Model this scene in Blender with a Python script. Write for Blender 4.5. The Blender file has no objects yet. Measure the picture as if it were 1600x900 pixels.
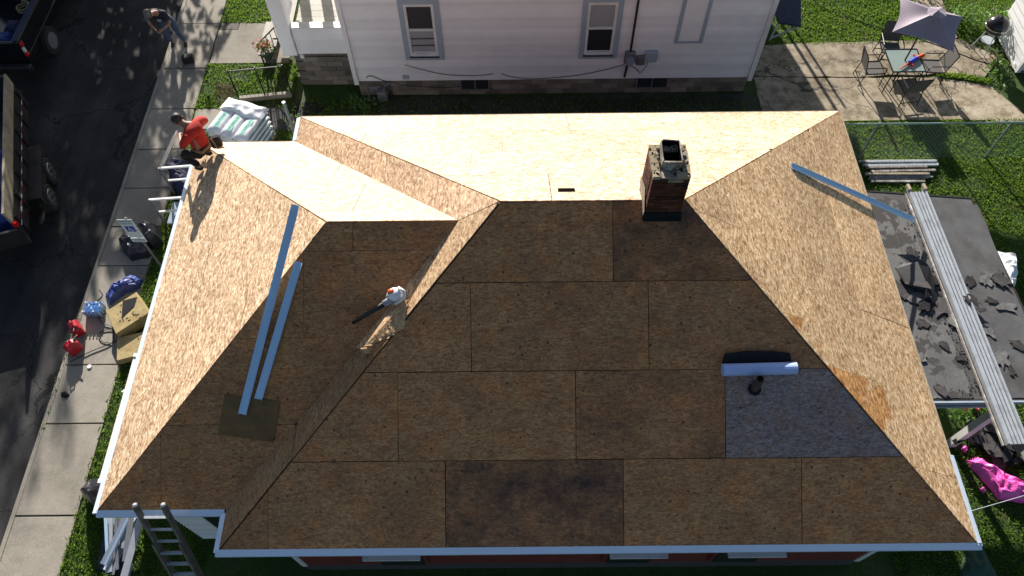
import bpy, bmesh, math, random
import numpy as np
from mathutils import Vector, Matrix, noise as mnoise
random.seed(7); rng = np.random.default_rng(7)
SC = bpy.context.scene; COL = SC.collection
R = math.radians
# ------------------------------------------------------------------ camera
F_PX = 1180.38
CAM = Vector((4.081, -2.379, 14.108))
def cam_axes(p, yaw, roll):
    f = Vector((math.sin(yaw)*math.cos(p), math.cos(yaw)*math.cos(p), -math.sin(p)))
    r = Vector((math.cos(yaw), -math.sin(yaw), 0)); u = r.cross(f)
    return math.cos(roll)*r+math.sin(roll)*u, -math.sin(roll)*r+math.cos(roll)*u, f
CR, CU, CF = cam_axes(R(58.526), R(-0.228), R(-0.762))
cd = bpy.data.cameras.new('camera'); cam = bpy.data.objects.new('camera', cd); COL.objects.link(cam)
m = Matrix.Identity(4)
for i in range(3):
    m[i][0] = CR[i]; m[i][1] = CU[i]; m[i][2] = -CF[i]; m[i][3] = CAM[i]
cam.matrix_world = m
cd.sensor_width = 36; cd.lens = 36*F_PX/1600; cd.clip_start = .1; cd.clip_end = 2000
SC.camera = cam
# ------------------------------------------------------------------ sky and sun
SUN = Vector((-.56, 2.42, 1.0)).normalized()
elev = math.asin(SUN.z); azim = math.atan2(SUN.x, SUN.y)
W = bpy.data.worlds.new('World'); SC.world = W; W.use_nodes = True
nt = W.node_tree; nt.nodes.clear()
sk = nt.nodes.new('ShaderNodeTexSky'); sk.sky_type = 'NISHITA'; sk.sun_disc = False
sk.sun_elevation = elev; sk.sun_rotation = azim; sk.air_density = 1.0; sk.dust_density = 1.6; sk.ozone_density = 1.1
bg = nt.nodes.new('ShaderNodeBackground'); bg.inputs[1].default_value = .05
wo = nt.nodes.new('ShaderNodeOutputWorld')
nt.links.new(sk.outputs[0], bg.inputs[0]); nt.links.new(bg.outputs[0], wo.inputs[0])
sd = bpy.data.lights.new('sun', 'SUN'); sd.energy = 5.0; sd.angle = R(.5); sd.color = (1, .93, .84)
so = bpy.data.objects.new('sun', sd); COL.objects.link(so)
so.rotation_euler = SUN.to_track_quat('Z', 'Y').to_euler(); so.location = (0, 0, 30)
SC.view_settings.view_transform = 'Standard'; SC.view_settings.look = 'None'
SC.view_settings.exposure = 1.1; SC.view_settings.gamma = 1
SC.cycles.max_bounces = 6
# ------------------------------------------------------------------ helpers
def ray(px, py):
    return CR*((px-800)/F_PX)+CU*((450-py)/F_PX)+CF
def G(px, py, z=0.0):
    "point of the photo on the level plane z"
    d = ray(px, py); return CAM+d*((z-CAM.z)/d.z)
def GY(px, py, y):
    d = ray(px, py); return CAM+d*((y-CAM.y)/d.y)
def GP(px, py, p0, n):
    d = ray(px, py); n = Vector(n); return CAM+d*(((Vector(p0)-CAM).dot(n))/d.dot(n))
def tag(o, label=None, cat=None, group=None, kind=None):
    if label: o['label'] = label
    if cat: o['category'] = cat
    if group: o['group'] = group
    if kind: o['kind'] = kind
    return o
def thing(name, loc, label, cat, group=None, rz=0):
    o = bpy.data.objects.new(name, None); COL.objects.link(o)
    o.location = loc; o.rotation_euler.z = rz; o.empty_display_size = .1
    return tag(o, label, cat, group)
class MB:
    def __init__(s): s.v = []; s.f = []; s.uv = None
    def add(s, vs, fs):
        b = len(s.v); s.v += [tuple(v) for v in vs]; s.f += [tuple(b+i for i in f) for f in fs]; return s
    def box(s, c, d, rz=0, M=None):
        x, y, z = d[0]/2, d[1]/2, d[2]/2; c = Vector(c)
        pts = [Vector(p) for p in ((-x,-y,-z),(x,-y,-z),(x,y,-z),(-x,y,-z),(-x,-y,z),(x,-y,z),(x,y,z),(-x,y,z))]
        if rz: M = Matrix.Rotation(rz, 3, 'Z')
        if M is not None: pts = [M @ p for p in pts]
        return s.add([c+p for p in pts], [(0,3,2,1),(4,5,6,7),(0,1,5,4),(1,2,6,5),(2,3,7,6),(3,0,4,7)])
    def bar(s, a, b, w, h=None, up=(0,0,1)):
        a, b = Vector(a), Vector(b); h = h or w; d = (b-a); L = d.length; d.normalize(); u = Vector(up)
        if abs(d.dot(u)) > .98: u = Vector((0,1,0))
        sx = d.cross(u).normalized(); uz = sx.cross(d)
        M = Matrix((sx, d, uz)).transposed()
        return s.box((a+b)/2, (w, L, h), M=M)
    def tube(s, pts, r, n=8, cap=True, r2=None):
        pts = [Vector(p) for p in pts]; k = len(pts); rings = []; pu = None
        for i, p in enumerate(pts):
            d = (pts[min(i+1,k-1)]-pts[max(i-1,0)]).normalized()
            u = pu if pu is not None else (Vector((0,0,1)) if abs(d.z) < .9 else Vector((1,0,0)))
            sx = d.cross(u).normalized(); u = sx.cross(d).normalized(); pu = u
            rr = r if r2 is None else r+(r2-r)*i/(k-1)
            if hasattr(r, '__len__'): rr = r[i]
            rings.append([p+(sx*math.cos(2*math.pi*j/n)+u*math.sin(2*math.pi*j/n))*rr for j in range(n)])
        vs = [q for g in rings for q in g]; fs = []
        for i in range(k-1):
            for j in range(n):
                fs.append((i*n+j, i*n+(j+1)%n, (i+1)*n+(j+1)%n, (i+1)*n+j))
        if cap: fs.append(tuple(range(n-1,-1,-1))); fs.append(tuple((k-1)*n+j for j in range(n)))
        return s.add(vs, fs)
    def prism(s, poly, z0, z1):
        n = len(poly); vs = [(p[0],p[1],z0) for p in poly]+[(p[0],p[1],z1) for p in poly]
        fs = [tuple(range(n-1,-1,-1)), tuple(range(n,2*n))]+[(i,(i+1)%n,n+(i+1)%n,n+i) for i in range(n)]
        return s.add(vs, fs)
    def slab3(s, pts, n, t):
        pts = [Vector(p) for p in pts]; n = Vector(n)*t; k = len(pts)
        return s.add([p for p in pts]+[p+n for p in pts], [tuple(range(k-1,-1,-1)), tuple(range(k,2*k))]+[(i,(i+1)%k,k+(i+1)%k,k+i) for i in range(k)])
    def ball(s, c, r, n=10, k=6, M=None):
        c = Vector(c); r = r if hasattr(r,'__len__') else (r,r,r); vs = []; fs = []
        for i in range(k+1):
            t = math.pi*i/k
            for j in range(n):
                a = 2*math.pi*j/n; p = Vector((r[0]*math.sin(t)*math.cos(a), r[1]*math.sin(t)*math.sin(a), r[2]*math.cos(t)))
                if M is not None: p = M @ p
                vs.append(c+p)
        for i in range(k):
            for j in range(n): fs.append((i*n+j,(i+1)*n+j,(i+1)*n+(j+1)%n,i*n+(j+1)%n))
        return s.add(vs, fs)
    def mesh(s, name):
        me = bpy.data.meshes.new(name); me.from_pydata(s.v, [], s.f); me.validate(); me.update(); return me
    def build(s, name, mat, parent=None, label=None, cat=None, group=None, kind=None, smooth=False, bevel=0, local=False):
        me = s.mesh(name); me.materials.append(mat)
        if smooth: me.polygons.foreach_set('use_smooth', [True]*len(me.polygons))
        o = bpy.data.objects.new(name, me); COL.objects.link(o)
        if parent:
            o.parent = parent
            if not local: o.matrix_parent_inverse = inv_world(parent)
        if bevel:
            b = o.modifiers.new('bevel', 'BEVEL'); b.width = bevel; b.segments = 2; b.limit_method = 'ANGLE'
        return tag(o, label, cat, group, kind)
def inv_world(p):
    M = Matrix.Identity(4)
    while p:
        M = p.matrix_parent_inverse @ Matrix.LocRotScale(p.location, p.rotation_euler, p.scale) @ M if p.parent else Matrix.LocRotScale(p.location, p.rotation_euler, p.scale) @ M
        p = p.parent
    return M.inverted()
def kids(o): return [c for c in list(SC.objects) if c.parent == o]
def copy_tree(o, parent=None):
    c = o.copy(); COL.objects.link(c)
    if parent: c.parent = parent
    for ch in kids(o): copy_tree(ch, c)
    return c
# ------------------------------------------------------------------ materials
def nodes(name):
    mt = bpy.data.materials.new(name); mt.use_nodes = True; t = mt.node_tree
    return mt, t, t.nodes['Principled BSDF']
def N(t, kind, **kw):
    n = t.nodes.new(kind)
    for k, v in kw.items():
        if k.startswith('i_'):
            key = k[2:]; key = int(key) if key.isdigit() else key.replace('_', ' ')
            n.inputs[key].default_value = v
        else: setattr(n, k, v)
    return n
def ramp(t, fac, stops):
    r = t.nodes.new('ShaderNodeValToRGB'); e = r.color_ramp.elements
    while len(e) > 1: e.remove(e[-1])
    e[0].position = stops[0][0]; e[0].color = (*stops[0][1], 1)
    for p, c in stops[1:]:
        x = e.new(p); x.color = (*c, 1)
    t.links.new(fac, r.inputs[0]); return r.outputs[0]
def mix(t, a, b, fac, mode='MIX'):
    n = t.nodes.new('ShaderNodeMix'); n.data_type = 'RGBA'; n.blend_type = mode
    for sock, val in ((n.inputs[0], fac), (n.inputs[6], a), (n.inputs[7], b)):
        if isinstance(val, (int, float)): sock.default_value = val
        elif isinstance(val, tuple): sock.default_value = (*val, 1)
        else: t.links.new(val, sock)
    return n.outputs[2]
def math_(t, op, a, b=0.0, c=None):
    n = t.nodes.new('ShaderNodeMath'); n.operation = op
    for i, val in enumerate((a, b) if c is None else (a, b, c)):
        if isinstance(val, (int, float)): n.inputs[i].default_value = val
        else: t.links.new(val, n.inputs[i])
    return n.outputs[0]
def coords(t, kind='Object', scale=(1,1,1), rot=(0,0,0)):
    tc = t.nodes.new('ShaderNodeTexCoord'); mp = t.nodes.new('ShaderNodeMapping')
    mp.inputs['Scale'].default_value = scale; mp.inputs['Rotation'].default_value = rot
    t.links.new(tc.outputs[kind], mp.inputs[0]); return mp.outputs[0]
def noise(t, vec, scale, detail=4, rough=.55, out=0):
    n = N(t, 'ShaderNodeTexNoise', i_Scale=scale, i_Detail=detail, i_Roughness=rough)
    t.links.new(vec, n.inputs['Vector']); return n.outputs[out]
def bump(t, b, h, strength=.3, dist=.01):
    n = N(t, 'ShaderNodeBump', i_Strength=strength, i_Distance=dist)
    t.links.new(h, n.inputs['Height']); t.links.new(n.outputs[0], b.inputs['Normal'])
def mat(name, col, rough=.6, metal=0, var=.15, scale=6, bmp=.1, dirt=None, dscale=1.5):
    mt, t, b = nodes(name); v = coords(t)
    f = noise(t, v, scale, 6, .65)
    lo = tuple(c*(1-var) for c in col); hi = tuple(min(1, c*(1+var)) for c in col)
    c = ramp(t, f, [(.3, lo), (.7, hi)])
    if dirt:
        g = noise(t, v, dscale, 5, .7)
        g = ramp(t, g, [(.48, (0,0,0)), (.68, (1,1,1))])
        c = mix(t, c, dirt, g)
    t.links.new(c, b.inputs['Base Color']); b.inputs['Roughness'].default_value = rough; b.inputs['Metallic'].default_value = metal
    if bmp: bump(t, b, noise(t, v, scale*6, 4), bmp, .004)
    return mt
def osb_material(old=False):
    mt, t, b = nodes('weathered_osb' if old else 'osb_sheathing')
    tc = t.nodes.new('ShaderNodeTexCoord'); oi = t.nodes.new('ShaderNodeObjectInfo')
    off = N(t, 'ShaderNodeVectorMath', operation='ADD')
    cb = t.nodes.new('ShaderNodeCombineXYZ')
    t.links.new(math_(t, 'MULTIPLY', oi.outputs['Random'], 37.3), cb.inputs[0]); t.links.new(math_(t, 'MULTIPLY', oi.outputs['Random'], 91.7), cb.inputs[1])
    t.links.new(tc.outputs['UV'], off.inputs[0]); t.links.new(cb.outputs[0], off.inputs[1])
    uv = off.outputs[0]
    def flakes(scale, rz):
        mp = t.nodes.new('ShaderNodeMapping'); mp.inputs['Scale'].default_value = scale; mp.inputs['Rotation'].default_value = (0,0,rz)
        t.links.new(uv, mp.inputs[0])
        ns = N(t, 'ShaderNodeTexNoise', i_Scale=1.2, i_Detail=2.0); t.links.new(mp.outputs[0], ns.inputs['Vector'])
        ad = N(t, 'ShaderNodeVectorMath', operation='MULTIPLY_ADD'); t.links.new(ns.outputs['Color'], ad.inputs[0]); ad.inputs[1].default_value = (.9,.9,0); t.links.new(mp.outputs[0], ad.inputs[2])
        vo = N(t, 'ShaderNodeTexVoronoi', i_Scale=1.0); t.links.new(ad.outputs[0], vo.inputs['Vector'])
        sp = t.nodes.new('ShaderNodeSeparateColor'); t.links.new(vo.outputs['Color'], sp.inputs[0])
        return sp.outputs[0], vo.outputs['Distance']
    a, da = flakes((16, 40, 1), .12); c, dc = flakes((21, 38, 1), -.5); e, de = flakes((36, 90, 1), .35)
    val = math_(t, 'ADD', math_(t, 'MULTIPLY', a, .42), math_(t, 'ADD', math_(t, 'MULTIPLY', c, .36), math_(t, 'MULTIPLY', e, .22)))
    grain = noise(t, uv, 60, 3, .7)
    smp = t.nodes.new('ShaderNodeMapping'); smp.inputs['Scale'].default_value = (24, 62, 1); t.links.new(uv, smp.inputs[0]); streak = noise(t, smp.outputs[0], 1.0, 4, .7)
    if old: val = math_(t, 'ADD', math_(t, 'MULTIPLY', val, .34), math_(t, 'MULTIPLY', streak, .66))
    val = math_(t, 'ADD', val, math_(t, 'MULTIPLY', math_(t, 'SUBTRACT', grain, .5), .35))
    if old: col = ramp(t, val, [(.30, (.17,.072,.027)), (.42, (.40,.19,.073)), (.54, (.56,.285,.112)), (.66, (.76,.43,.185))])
    else: col = ramp(t, val, [(.12, (.21,.12,.06)), (.32, (.40,.262,.15)), (.52, (.56,.405,.26)), (.70, (.71,.56,.40)), (.86, (.84,.73,.57))])
    # broad tone changes and the tint set per sheet
    big = noise(t, uv, .9, 5, .65)
    col = mix(t, col, ramp(t, big, [(.3, (.80,.77,.74)), (.7, (1.1,1.08,1.05))]), 1.0, 'MULTIPLY')
    col = mix(t, col, oi.outputs['Color'], 1.0, 'MULTIPLY')
    if old:
        ob_ = noise(t, uv, 2.4, 5, .7)
        col = mix(t, col, mix(t, col, (1.16,.96,.78), 1.0, 'MULTIPLY'), ramp(t, ob_, [(.46, (0,0,0)), (.64, (.9,.9,.9))]))
    # nail holes and knots: dark specks
    vk = N(t, 'ShaderNodeTexVoronoi', i_Scale=5.5); t.links.new(uv, vk.inputs['Vector'])
    sp = t.nodes.new('ShaderNodeSeparateColor'); t.links.new(vk.outputs['Color'], sp.inputs[0])
    size = math_(t, 'MULTIPLY', sp.outputs[1], math_(t, 'MULTIPLY', grain, .2 if old else .16))
    keep = math_(t, 'GREATER_THAN', sp.outputs[0], .35)
    dot = math_(t, 'MULTIPLY', math_(t, 'LESS_THAN', vk.outputs['Distance'], size), keep)
    col = mix(t, col, (.035,.022,.014), math_(t, 'MULTIPLY', dot, .9 if old else .6))
    if old:
        v2 = N(t, 'ShaderNodeTexVoronoi', i_Scale=7.5); t.links.new(uv, v2.inputs['Vector'])
        s2 = t.nodes.new('ShaderNodeSeparateColor'); t.links.new(v2.outputs['Color'], s2.inputs[0])
        d2 = math_(t, 'MULTIPLY', math_(t, 'LESS_THAN', v2.outputs['Distance'], math_(t, 'MULTIPLY', s2.outputs[2], .15)), math_(t, 'GREATER_THAN', s2.outputs[0], .45))
        col = mix(t, col, (.04,.022,.012), math_(t, 'MULTIPLY', d2, .8))
    # old stains (strength is the sheet's colour alpha)
    st = noise(t, uv, 1.3, 7, .78)
    st = ramp(t, st, [(.40, (0,0,0)), (.66, (1,1,1))]) if old else ramp(t, noise(t, uv, .95, 6, .6), [(.49, (0,0,0)), (.53, (1,1,1))])
    bw = t.nodes.new('ShaderNodeRGBToBW'); t.links.new(st, bw.inputs[0])
    col = mix(t, col, (.05,.026,.018) if old else mix(t, col, (.82,.60,.36), 1.0, 'MULTIPLY'), math_(t, 'MULTIPLY', bw.outputs[0], math_(t, 'SUBTRACT', 1.0, oi.outputs['Alpha'])))
    t.links.new(col, b.inputs['Base Color']); b.inputs['Roughness'].default_value = .62
    bump(t, b, math_(t, 'ADD', val, math_(t, 'MULTIPLY', grain, .4)), .5, .004)
    return mt
OSB = osb_material(); OLD = osb_material(True)
def asphalt():
    mt, t, b = nodes('asphalt'); v = coords(t)
    c = ramp(t, noise(t, v, .45, 7, .68), [(.3, (.018,.018,.02)), (.5, (.032,.032,.034)), (.7, (.055,.054,.054))])
    st = coords(t, scale=(1.1, .16, 1))
    c = mix(t, c, ramp(t, noise(t, st, 1.0, 4, .6), [(.35, (.62,.62,.64)), (.68, (1.4,1.4,1.36))]), 1.0, 'MULTIPLY')
    c = mix(t, c, ramp(t, noise(t, v, 55, 3, .8), [(.3, (.6,.6,.6)), (.7, (1.45,1.45,1.42))]), 1.0, 'MULTIPLY')
    nv = N(t, 'ShaderNodeTexNoise', i_Scale=1.2, i_Detail=5.0); t.links.new(v, nv.inputs['Vector'])
    ad = N(t, 'ShaderNodeVectorMath', operation='MULTIPLY_ADD'); t.links.new(nv.outputs['Color'], ad.inputs[0]); ad.inputs[1].default_value = (1.6,1.6,0); t.links.new(v, ad.inputs[2])
    vo = N(t, 'ShaderNodeTexVoronoi', i_Scale=.55, feature='DISTANCE_TO_EDGE'); t.links.new(ad.outputs[0], vo.inputs['Vector'])
    cr = math_(t, 'LESS_THAN', vo.outputs[0], .008)
    c = mix(t, c, (.012,.012,.013), math_(t, 'MULTIPLY', cr, .8))
    t.links.new(c, b.inputs['Base Color']); b.inputs['Roughness'].default_value = .85
    bump(t, b, noise(t, v, 90, 3, .8), .5, .006); return mt
def concrete(name, lo, mid, hi, crack=.0, warm=(1,1,1)):
    mt, t, b = nodes(name); v = coords(t); oi = t.nodes.new('ShaderNodeObjectInfo')
    c = ramp(t, noise(t, v, 1.1, 8, .72), [(.28, lo), (.5, mid), (.72, hi)])
    c = mix(t, c, ramp(t, noise(t, v, 38, 4, .8), [(.3, (.72,.72,.72)), (.7, (1.22,1.22,1.2))]), 1.0, 'MULTIPLY')
    r = math_(t, 'ADD', .86, math_(t, 'MULTIPLY', oi.outputs['Random'], .24))
    cbn = t.nodes.new('ShaderNodeCombineColor')
    for i in range(3): t.links.new(r, cbn.inputs[i])
    c = mix(t, c, cbn.outputs[0], 1.0, 'MULTIPLY')
    h = noise(t, v, 30, 5, .8)
    if crack:
        nv = N(t, 'ShaderNodeTexNoise', i_Scale=1.6, i_Detail=6.0); t.links.new(v, nv.inputs['Vector'])
        ad = N(t, 'ShaderNodeVectorMath', operation='MULTIPLY_ADD'); t.links.new(nv.outputs['Color'], ad.inputs[0]); ad.inputs[1].default_value = (1.4,1.4,0); t.links.new(v, ad.inputs[2])
        vo = N(t, 'ShaderNodeTexVoronoi', i_Scale=.62, feature='DISTANCE_TO_EDGE'); t.links.new(ad.outputs[0], vo.inputs['Vector'])
        cr = math_(t, 'LESS_THAN', vo.outputs[0], .009)
        c = mix(t, c, (.05,.045,.035), math_(t, 'MULTIPLY', cr, crack))
        sc = noise(t, v, 2.6, 7, .75)
        c = mix(t, c, ramp(t, sc, [(.4, (.52,.48,.42)), (.56, (1,1,1))]), 1.0, 'MULTIPLY')
    t.links.new(c, b.inputs['Base Color']); b.inputs['Roughness'].default_value = .88
    bump(t, b, h, .4, .008); return mt
def torn_roofing():
    mt, t, b = nodes('torn_roofing'); v = coords(t)
    c = ramp(t, noise(t, v, 1.3, 7, .7), [(.3, (.09,.09,.092)), (.5, (.13,.13,.13)), (.7, (.17,.167,.163))])
    c = mix(t, c, ramp(t, noise(t, v, 45, 4, .85), [(.3, (.6,.6,.6)), (.7, (1.3,1.3,1.3))]), 1.0, 'MULTIPLY')
    c = mix(t, c, (.045,.041,.04), ramp(t, noise(t, v, 2.1, 6, .62), [(.545, (0,0,0)), (.56, (.9,.9,.9))]))
    c = mix(t, c, (.30,.29,.275), ramp(t, noise(t, v, 5.5, 8, .75), [(.66, (0,0,0)), (.70, (.7,.7,.7))]))
    t.links.new(c, b.inputs['Base Color']); b.inputs['Roughness'].default_value = .92
    bump(t, b, noise(t, v, 60, 5, .8), .6, .008); return mt
def grass_mat(name, lo, mid, hi, dry, scale=1.2):
    mt, t, b = nodes(name); v = coords(t)
    c = ramp(t, noise(t, v, scale, 6, .7), [(.25, lo), (.5, mid), (.75, hi)])
    c = mix(t, c, dry, ramp(t, noise(t, v, .8, 5, .65), [(.56, (0,0,0)), (.74, (.75,.75,.75))]))
    c = mix(t, c, ramp(t, noise(t, v, 25, 4, .8), [(.3, (.5,.5,.5)), (.7, (1.35,1.35,1.35))]), 1.0, 'MULTIPLY')
    t.links.new(c, b.inputs['Base Color']); b.inputs['Roughness'].default_value = .7
    b.inputs['Subsurface Weight'].default_value = 0
    bump(t, b, noise(t, v, 40, 5, .8), .8, .03)
    if 'blade' in name: translucent(t, b, c, .55)
    return mt
def translucent(t, b, col, fac):
    tr = t.nodes.new('ShaderNodeBsdfTranslucent'); ms = t.nodes.new('ShaderNodeMixShader'); ms.inputs[0].default_value = fac
    if isinstance(col, tuple): tr.inputs[0].default_value = (*col, 1)
    else: t.links.new(col, tr.inputs[0])
    t.links.new(b.outputs[0], ms.inputs[1]); t.links.new(tr.outputs[0], ms.inputs[2])
    out = [n for n in t.nodes if n.type == 'OUTPUT_MATERIAL'][0]; t.links.new(ms.outputs[0], out.inputs[0])
M = dict(
    asphalt=asphalt(),
    walk=concrete('sidewalk_concrete', (.17,.155,.13), (.275,.25,.21), (.36,.325,.275)),
    patio=concrete('patio_concrete', (.21,.17,.12), (.36,.305,.225), (.47,.41,.31), .8),
    found=concrete('foundation_block', (.13,.115,.10), (.2,.18,.155), (.27,.24,.21)),
    lawn=grass_mat('lawn_soil', (.025,.05,.01), (.042,.08,.014), (.06,.105,.018), (.12,.10,.05)),
    blade=grass_mat('grass_blades', (.10,.20,.02), (.165,.285,.032), (.23,.36,.05), (.29,.29,.085), 2.2),
    dryblade=mat('dry_grass', (.36,.28,.15), .8, 0, .3, 9, 0),
    soil=mat('bare_ground', (.055,.06,.035), .95, 0, .4, 2, .5, dirt=(.03,.026,.02)),
    leaf=mat('leaves', (.06,.12,.025), .55, 0, .45, 2.5, 0),
    weed=mat('weed_leaves', (.10,.20,.035), .5, 0, .4, 6, 0),
    bark=mat('bark', (.12,.09,.065), .9, 0, .3, 8, .5),
    white=mat('white_paint', (.80,.80,.79), .42, 0, .04, 3, .05, dirt=(.62,.61,.58), dscale=2.5),
    siding=mat('white_siding', (.86,.86,.88), .45, 0, .03, 2, .08, dirt=(.78,.79,.82), dscale=.8),
    trimgrey=mat('greyblue_trim', (.36,.43,.52), .5, 0, .08, 4, .1),
    redsiding=mat('dark_red_siding', (.16,.035,.028), .55, 0, .15, 4, .1),
    metal=mat('sky_tinted_coil_metal', (.60,.80,1.0), .32, .4, .03, 2, .0), gutter=mat('sky_tinted_gutter', (.72,.84,1.0), .35, .25, .03, 3, .05),  # sky's blue reflection painted into the white metal and gutter colours
    alu=mat('aluminium', (.50,.54,.58), .4, .35, .06, 14, .1, dirt=(.38,.40,.43), dscale=4),
    ladder=mat('shade_darkened_ladder', (.17,.15,.125), .7, .1, .25, 12, .2, dirt=(.09,.078,.065), dscale=5),  # ladder colour darkened for the shade it stands in
    glass=None, black=mat('black_plastic', (.014,.014,.016), .45, 0, .3, 6, .15),
    rubber=mat('tyre_rubber', (.018,.018,.019), .85, 0, .3, 10, .2),
    truck=mat('black_truck_paint', (.012,.012,.015), .18, 0, .1, 3, 0),
    steel=mat('dark_trailer_steel', (.03,.03,.033), .5, .3, .35, 5, .15, dirt=(.06,.05,.045)),
    bareply=mat('weathered_plank', (.33,.28,.2), .8, 0, .2, 7, .25, dirt=(.2,.16,.11), dscale=3),
    chrome=mat('wheel_alloy', (.62,.62,.63), .3, .9, .08, 5, 0),
    redlens=mat('red_lens', (.6,.012,.01), .15, 0, .05, 5, 0),
    whitelens=mat('white_lens', (.8,.8,.8), .15, 0, .05, 5, 0),
    redcan=mat('red_plastic', (.42,.012,.022), .35, 0, .15, 8, .1),
    navy=mat('navy_cloth', (.018,.022,.06), .8, 0, .35, 8, .4),
    blue=mat('blue_tarp', (.02,.045,.22), .5, 0, .4, 9, .4),
    bottle=mat('bottle_plastic', (.30,.50,.78), .1, 0, .3, 16, 0),
    bluecap=mat('blue_cap', (.03,.12,.5), .4, 0, .1, 6, 0),
    bag=mat('black_bag_film', (.022,.022,.032), .32, 0, .3, 8, .5),
    foam=mat('yellow_foam', (.36,.275,.12), .75, 0, .22, 7, .35, dirt=(.25,.17,.06), dscale=4),
    felt=mat('roof_felt', (.018,.018,.021), .85, 0, .35, 14, .3),
    rolled=mat('rolled_roofing', (.085,.087,.09), .92, 0, .25, 3, .4, dirt=(.055,.053,.052), dscale=1.6),
    torn=torn_roofing(),
    scrapdark=mat('torn_shingle', (.05,.047,.048), .92, 0, .3, 12, .5),
    scrapgrey=mat('grey_shingle', (.13,.13,.13), .92, 0, .3, 12, .5),
    pink=mat('pink_film', (.92,.12,.50), .4, 0, .12, 6, .3),
    whitefilm=mat('white_film', (.80,.82,.84), .3, 0, .05, 6, .3, dirt=(.66,.7,.78), dscale=6),
    greenprint=mat('green_print', (.22,.62,.50), .4, 0, .15, 20, 0),
    greenink=mat('dark_green_ink', (.02,.20,.16), .5, 0, .1, 20, 0),
    teal=mat('teal_print', (.12,.33,.38), .4, 0, .3, 8, 0),
    brick=mat('chimney_brick', (.092,.034,.022), .95, 0, .45, 9, .6, dirt=(.05,.03,.025), dscale=5),
    brickpale=mat('pale_core_brick', (.36,.295,.205), .9, 0, .25, 12, .6),
    mortar=mat('mortar', (.30,.26,.21), .95, 0, .3, 12, .6),
    flue=mat('clay_flue', (.20,.165,.13), .9, 0, .4, 10, .5, dirt=(.5,.48,.45), dscale=7),
    soot_and_hole_dark=mat('soot_and_hole_dark', (.006,.006,.006), .95, 0, .3, 6, 0),  # soot in the flue; elsewhere flat black painted for the dark of holes
    flash=mat('lead_flashing', (.022,.022,.025), .7, .1, .4, 8, .3),
    rust=mat('rusty_pipe', (.075,.05,.038), .8, .1, .35, 10, .4),
    paper=mat('blue_tinted_roll', (.40,.52,.86), .4, 0, .04, 6, .05),  # white roll given a blue tint, like the sky-tinted strips
    orange=mat('orange_plastic', (.70,.10,.025), .35, 0, .1, 8, 0),
    greyplastic=mat('grey_plastic', (.30,.33,.38), .45, 0, .1, 8, 0),
    whiteplastic=mat('white_plastic', (.80,.80,.80), .35, 0, .04, 8, 0),
    rawscrap=mat('fresh_broken_wood', (.56,.37,.20), .85, 0, .35, 18, .8),
    redshirt=mat('red_shirt', (.46,.022,.014), .85, 0, .22, 7, .4),
    darktrouser=mat('black_trousers', (.014,.013,.014), .85, 0, .4, 9, .4),
    jeans=mat('blue_jeans', (.06,.09,.17), .85, 0, .25, 9, .4),
    navyshirt=mat('navy_shirt', (.016,.018,.03), .85, 0, .3, 9, .3),
    skin=mat('skin', (.34,.19,.125), .55, 0, .1, 8, 0),
    skindark=mat('darker_skin', (.25,.13,.085), .55, 0, .1, 8, 0),
    hair=mat('dark_hair', (.018,.014,.012), .6, 0, .4, 30, .5),
    cap=mat('grey_cap', (.15,.14,.13), .85, 0, .3, 12, .3),
    boot=mat('dark_boots', (.03,.024,.02), .7, 0, .3, 9, .2),
    leather=mat('tan_leather', (.28,.15,.07), .7, 0, .3, 9, .3),
    canopy=mat('mauve_canopy', (.33,.28,.34), .8, 0, .06, 4, .1),
    bronze=mat('dark_bronze_frame', (.022,.02,.019), .4, .4, .2, 9, 0),
    sling=mat('grey_sling', (.105,.10,.095), .8, 0, .15, 30, .2),
    greenmesh=mat('fence_wire', (.30,.40,.36), .4, .5, .2, 9, 0),
    greywood=mat('grey_lumber', (.26,.235,.215), .85, 0, .3, 12, .4, dirt=(.6,.57,.52), dscale=5),
    signblue=mat('sign_blue', (.015,.045,.36), .4, 0, .05, 6, 0),
    signwhite=mat('sign_white', (.66,.72,.74), .4, 0, .05, 6, 0),
    signink=mat('sign_green_ink', (.05,.16,.18), .5, 0, .05, 6, 0),
    toyred=mat('toy_red', (.6,.03,.02), .35, 0, .1, 8, 0), toyblue=mat('toy_blue', (.02,.06,.55), .35, 0, .1, 8, 0),
    pinkflower=mat('pink_flowers', (.72,.16,.18), .7, 0, .3, 20, 0), redflower=mat('red_flowers', (.55,.02,.03), .7, 0, .3, 20, 0),
    porchfloor=mat('pale_deck_boards', (.36,.35,.31), .7, 0, .15, 10, .3),
    deckraw=mat('roof_underlay', (.05,.036,.026), .9, 0, .3, 8, .3),
    clay=mat('dark_green_pot', (.03,.06,.045), .6, 0, .3, 8, 0),
    greentarp=mat('dark_green_sheet', (.015,.06,.035), .6, 0, .3, 8, .3),
    conduit=mat('grey_conduit', (.20,.21,.23), .5, .3, .15, 8, .1),
    screen=mat('window_screen', (.045,.045,.05), .55, 0, .2, 40, 0),
    blind=mat('window_blind', (.34,.35,.38), .7, 0, .06, 6, 0),
)
def glass_mat(name, tint, alpha):
    mt, t, b = nodes(name); b.inputs['Base Color'].default_value = (*tint, 1); b.inputs['Roughness'].default_value = .08
    b.inputs['Alpha'].default_value = alpha; return mt
for k_, c_ in (('weed',(.16,.30,.05)),('leaf',(.09,.17,.03)),('canopy',(.2,.17,.2))):
    t_ = M[k_].node_tree; translucent(t_, t_.nodes['Principled BSDF'], c_, .4 if k_ != 'canopy' else .08)
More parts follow.
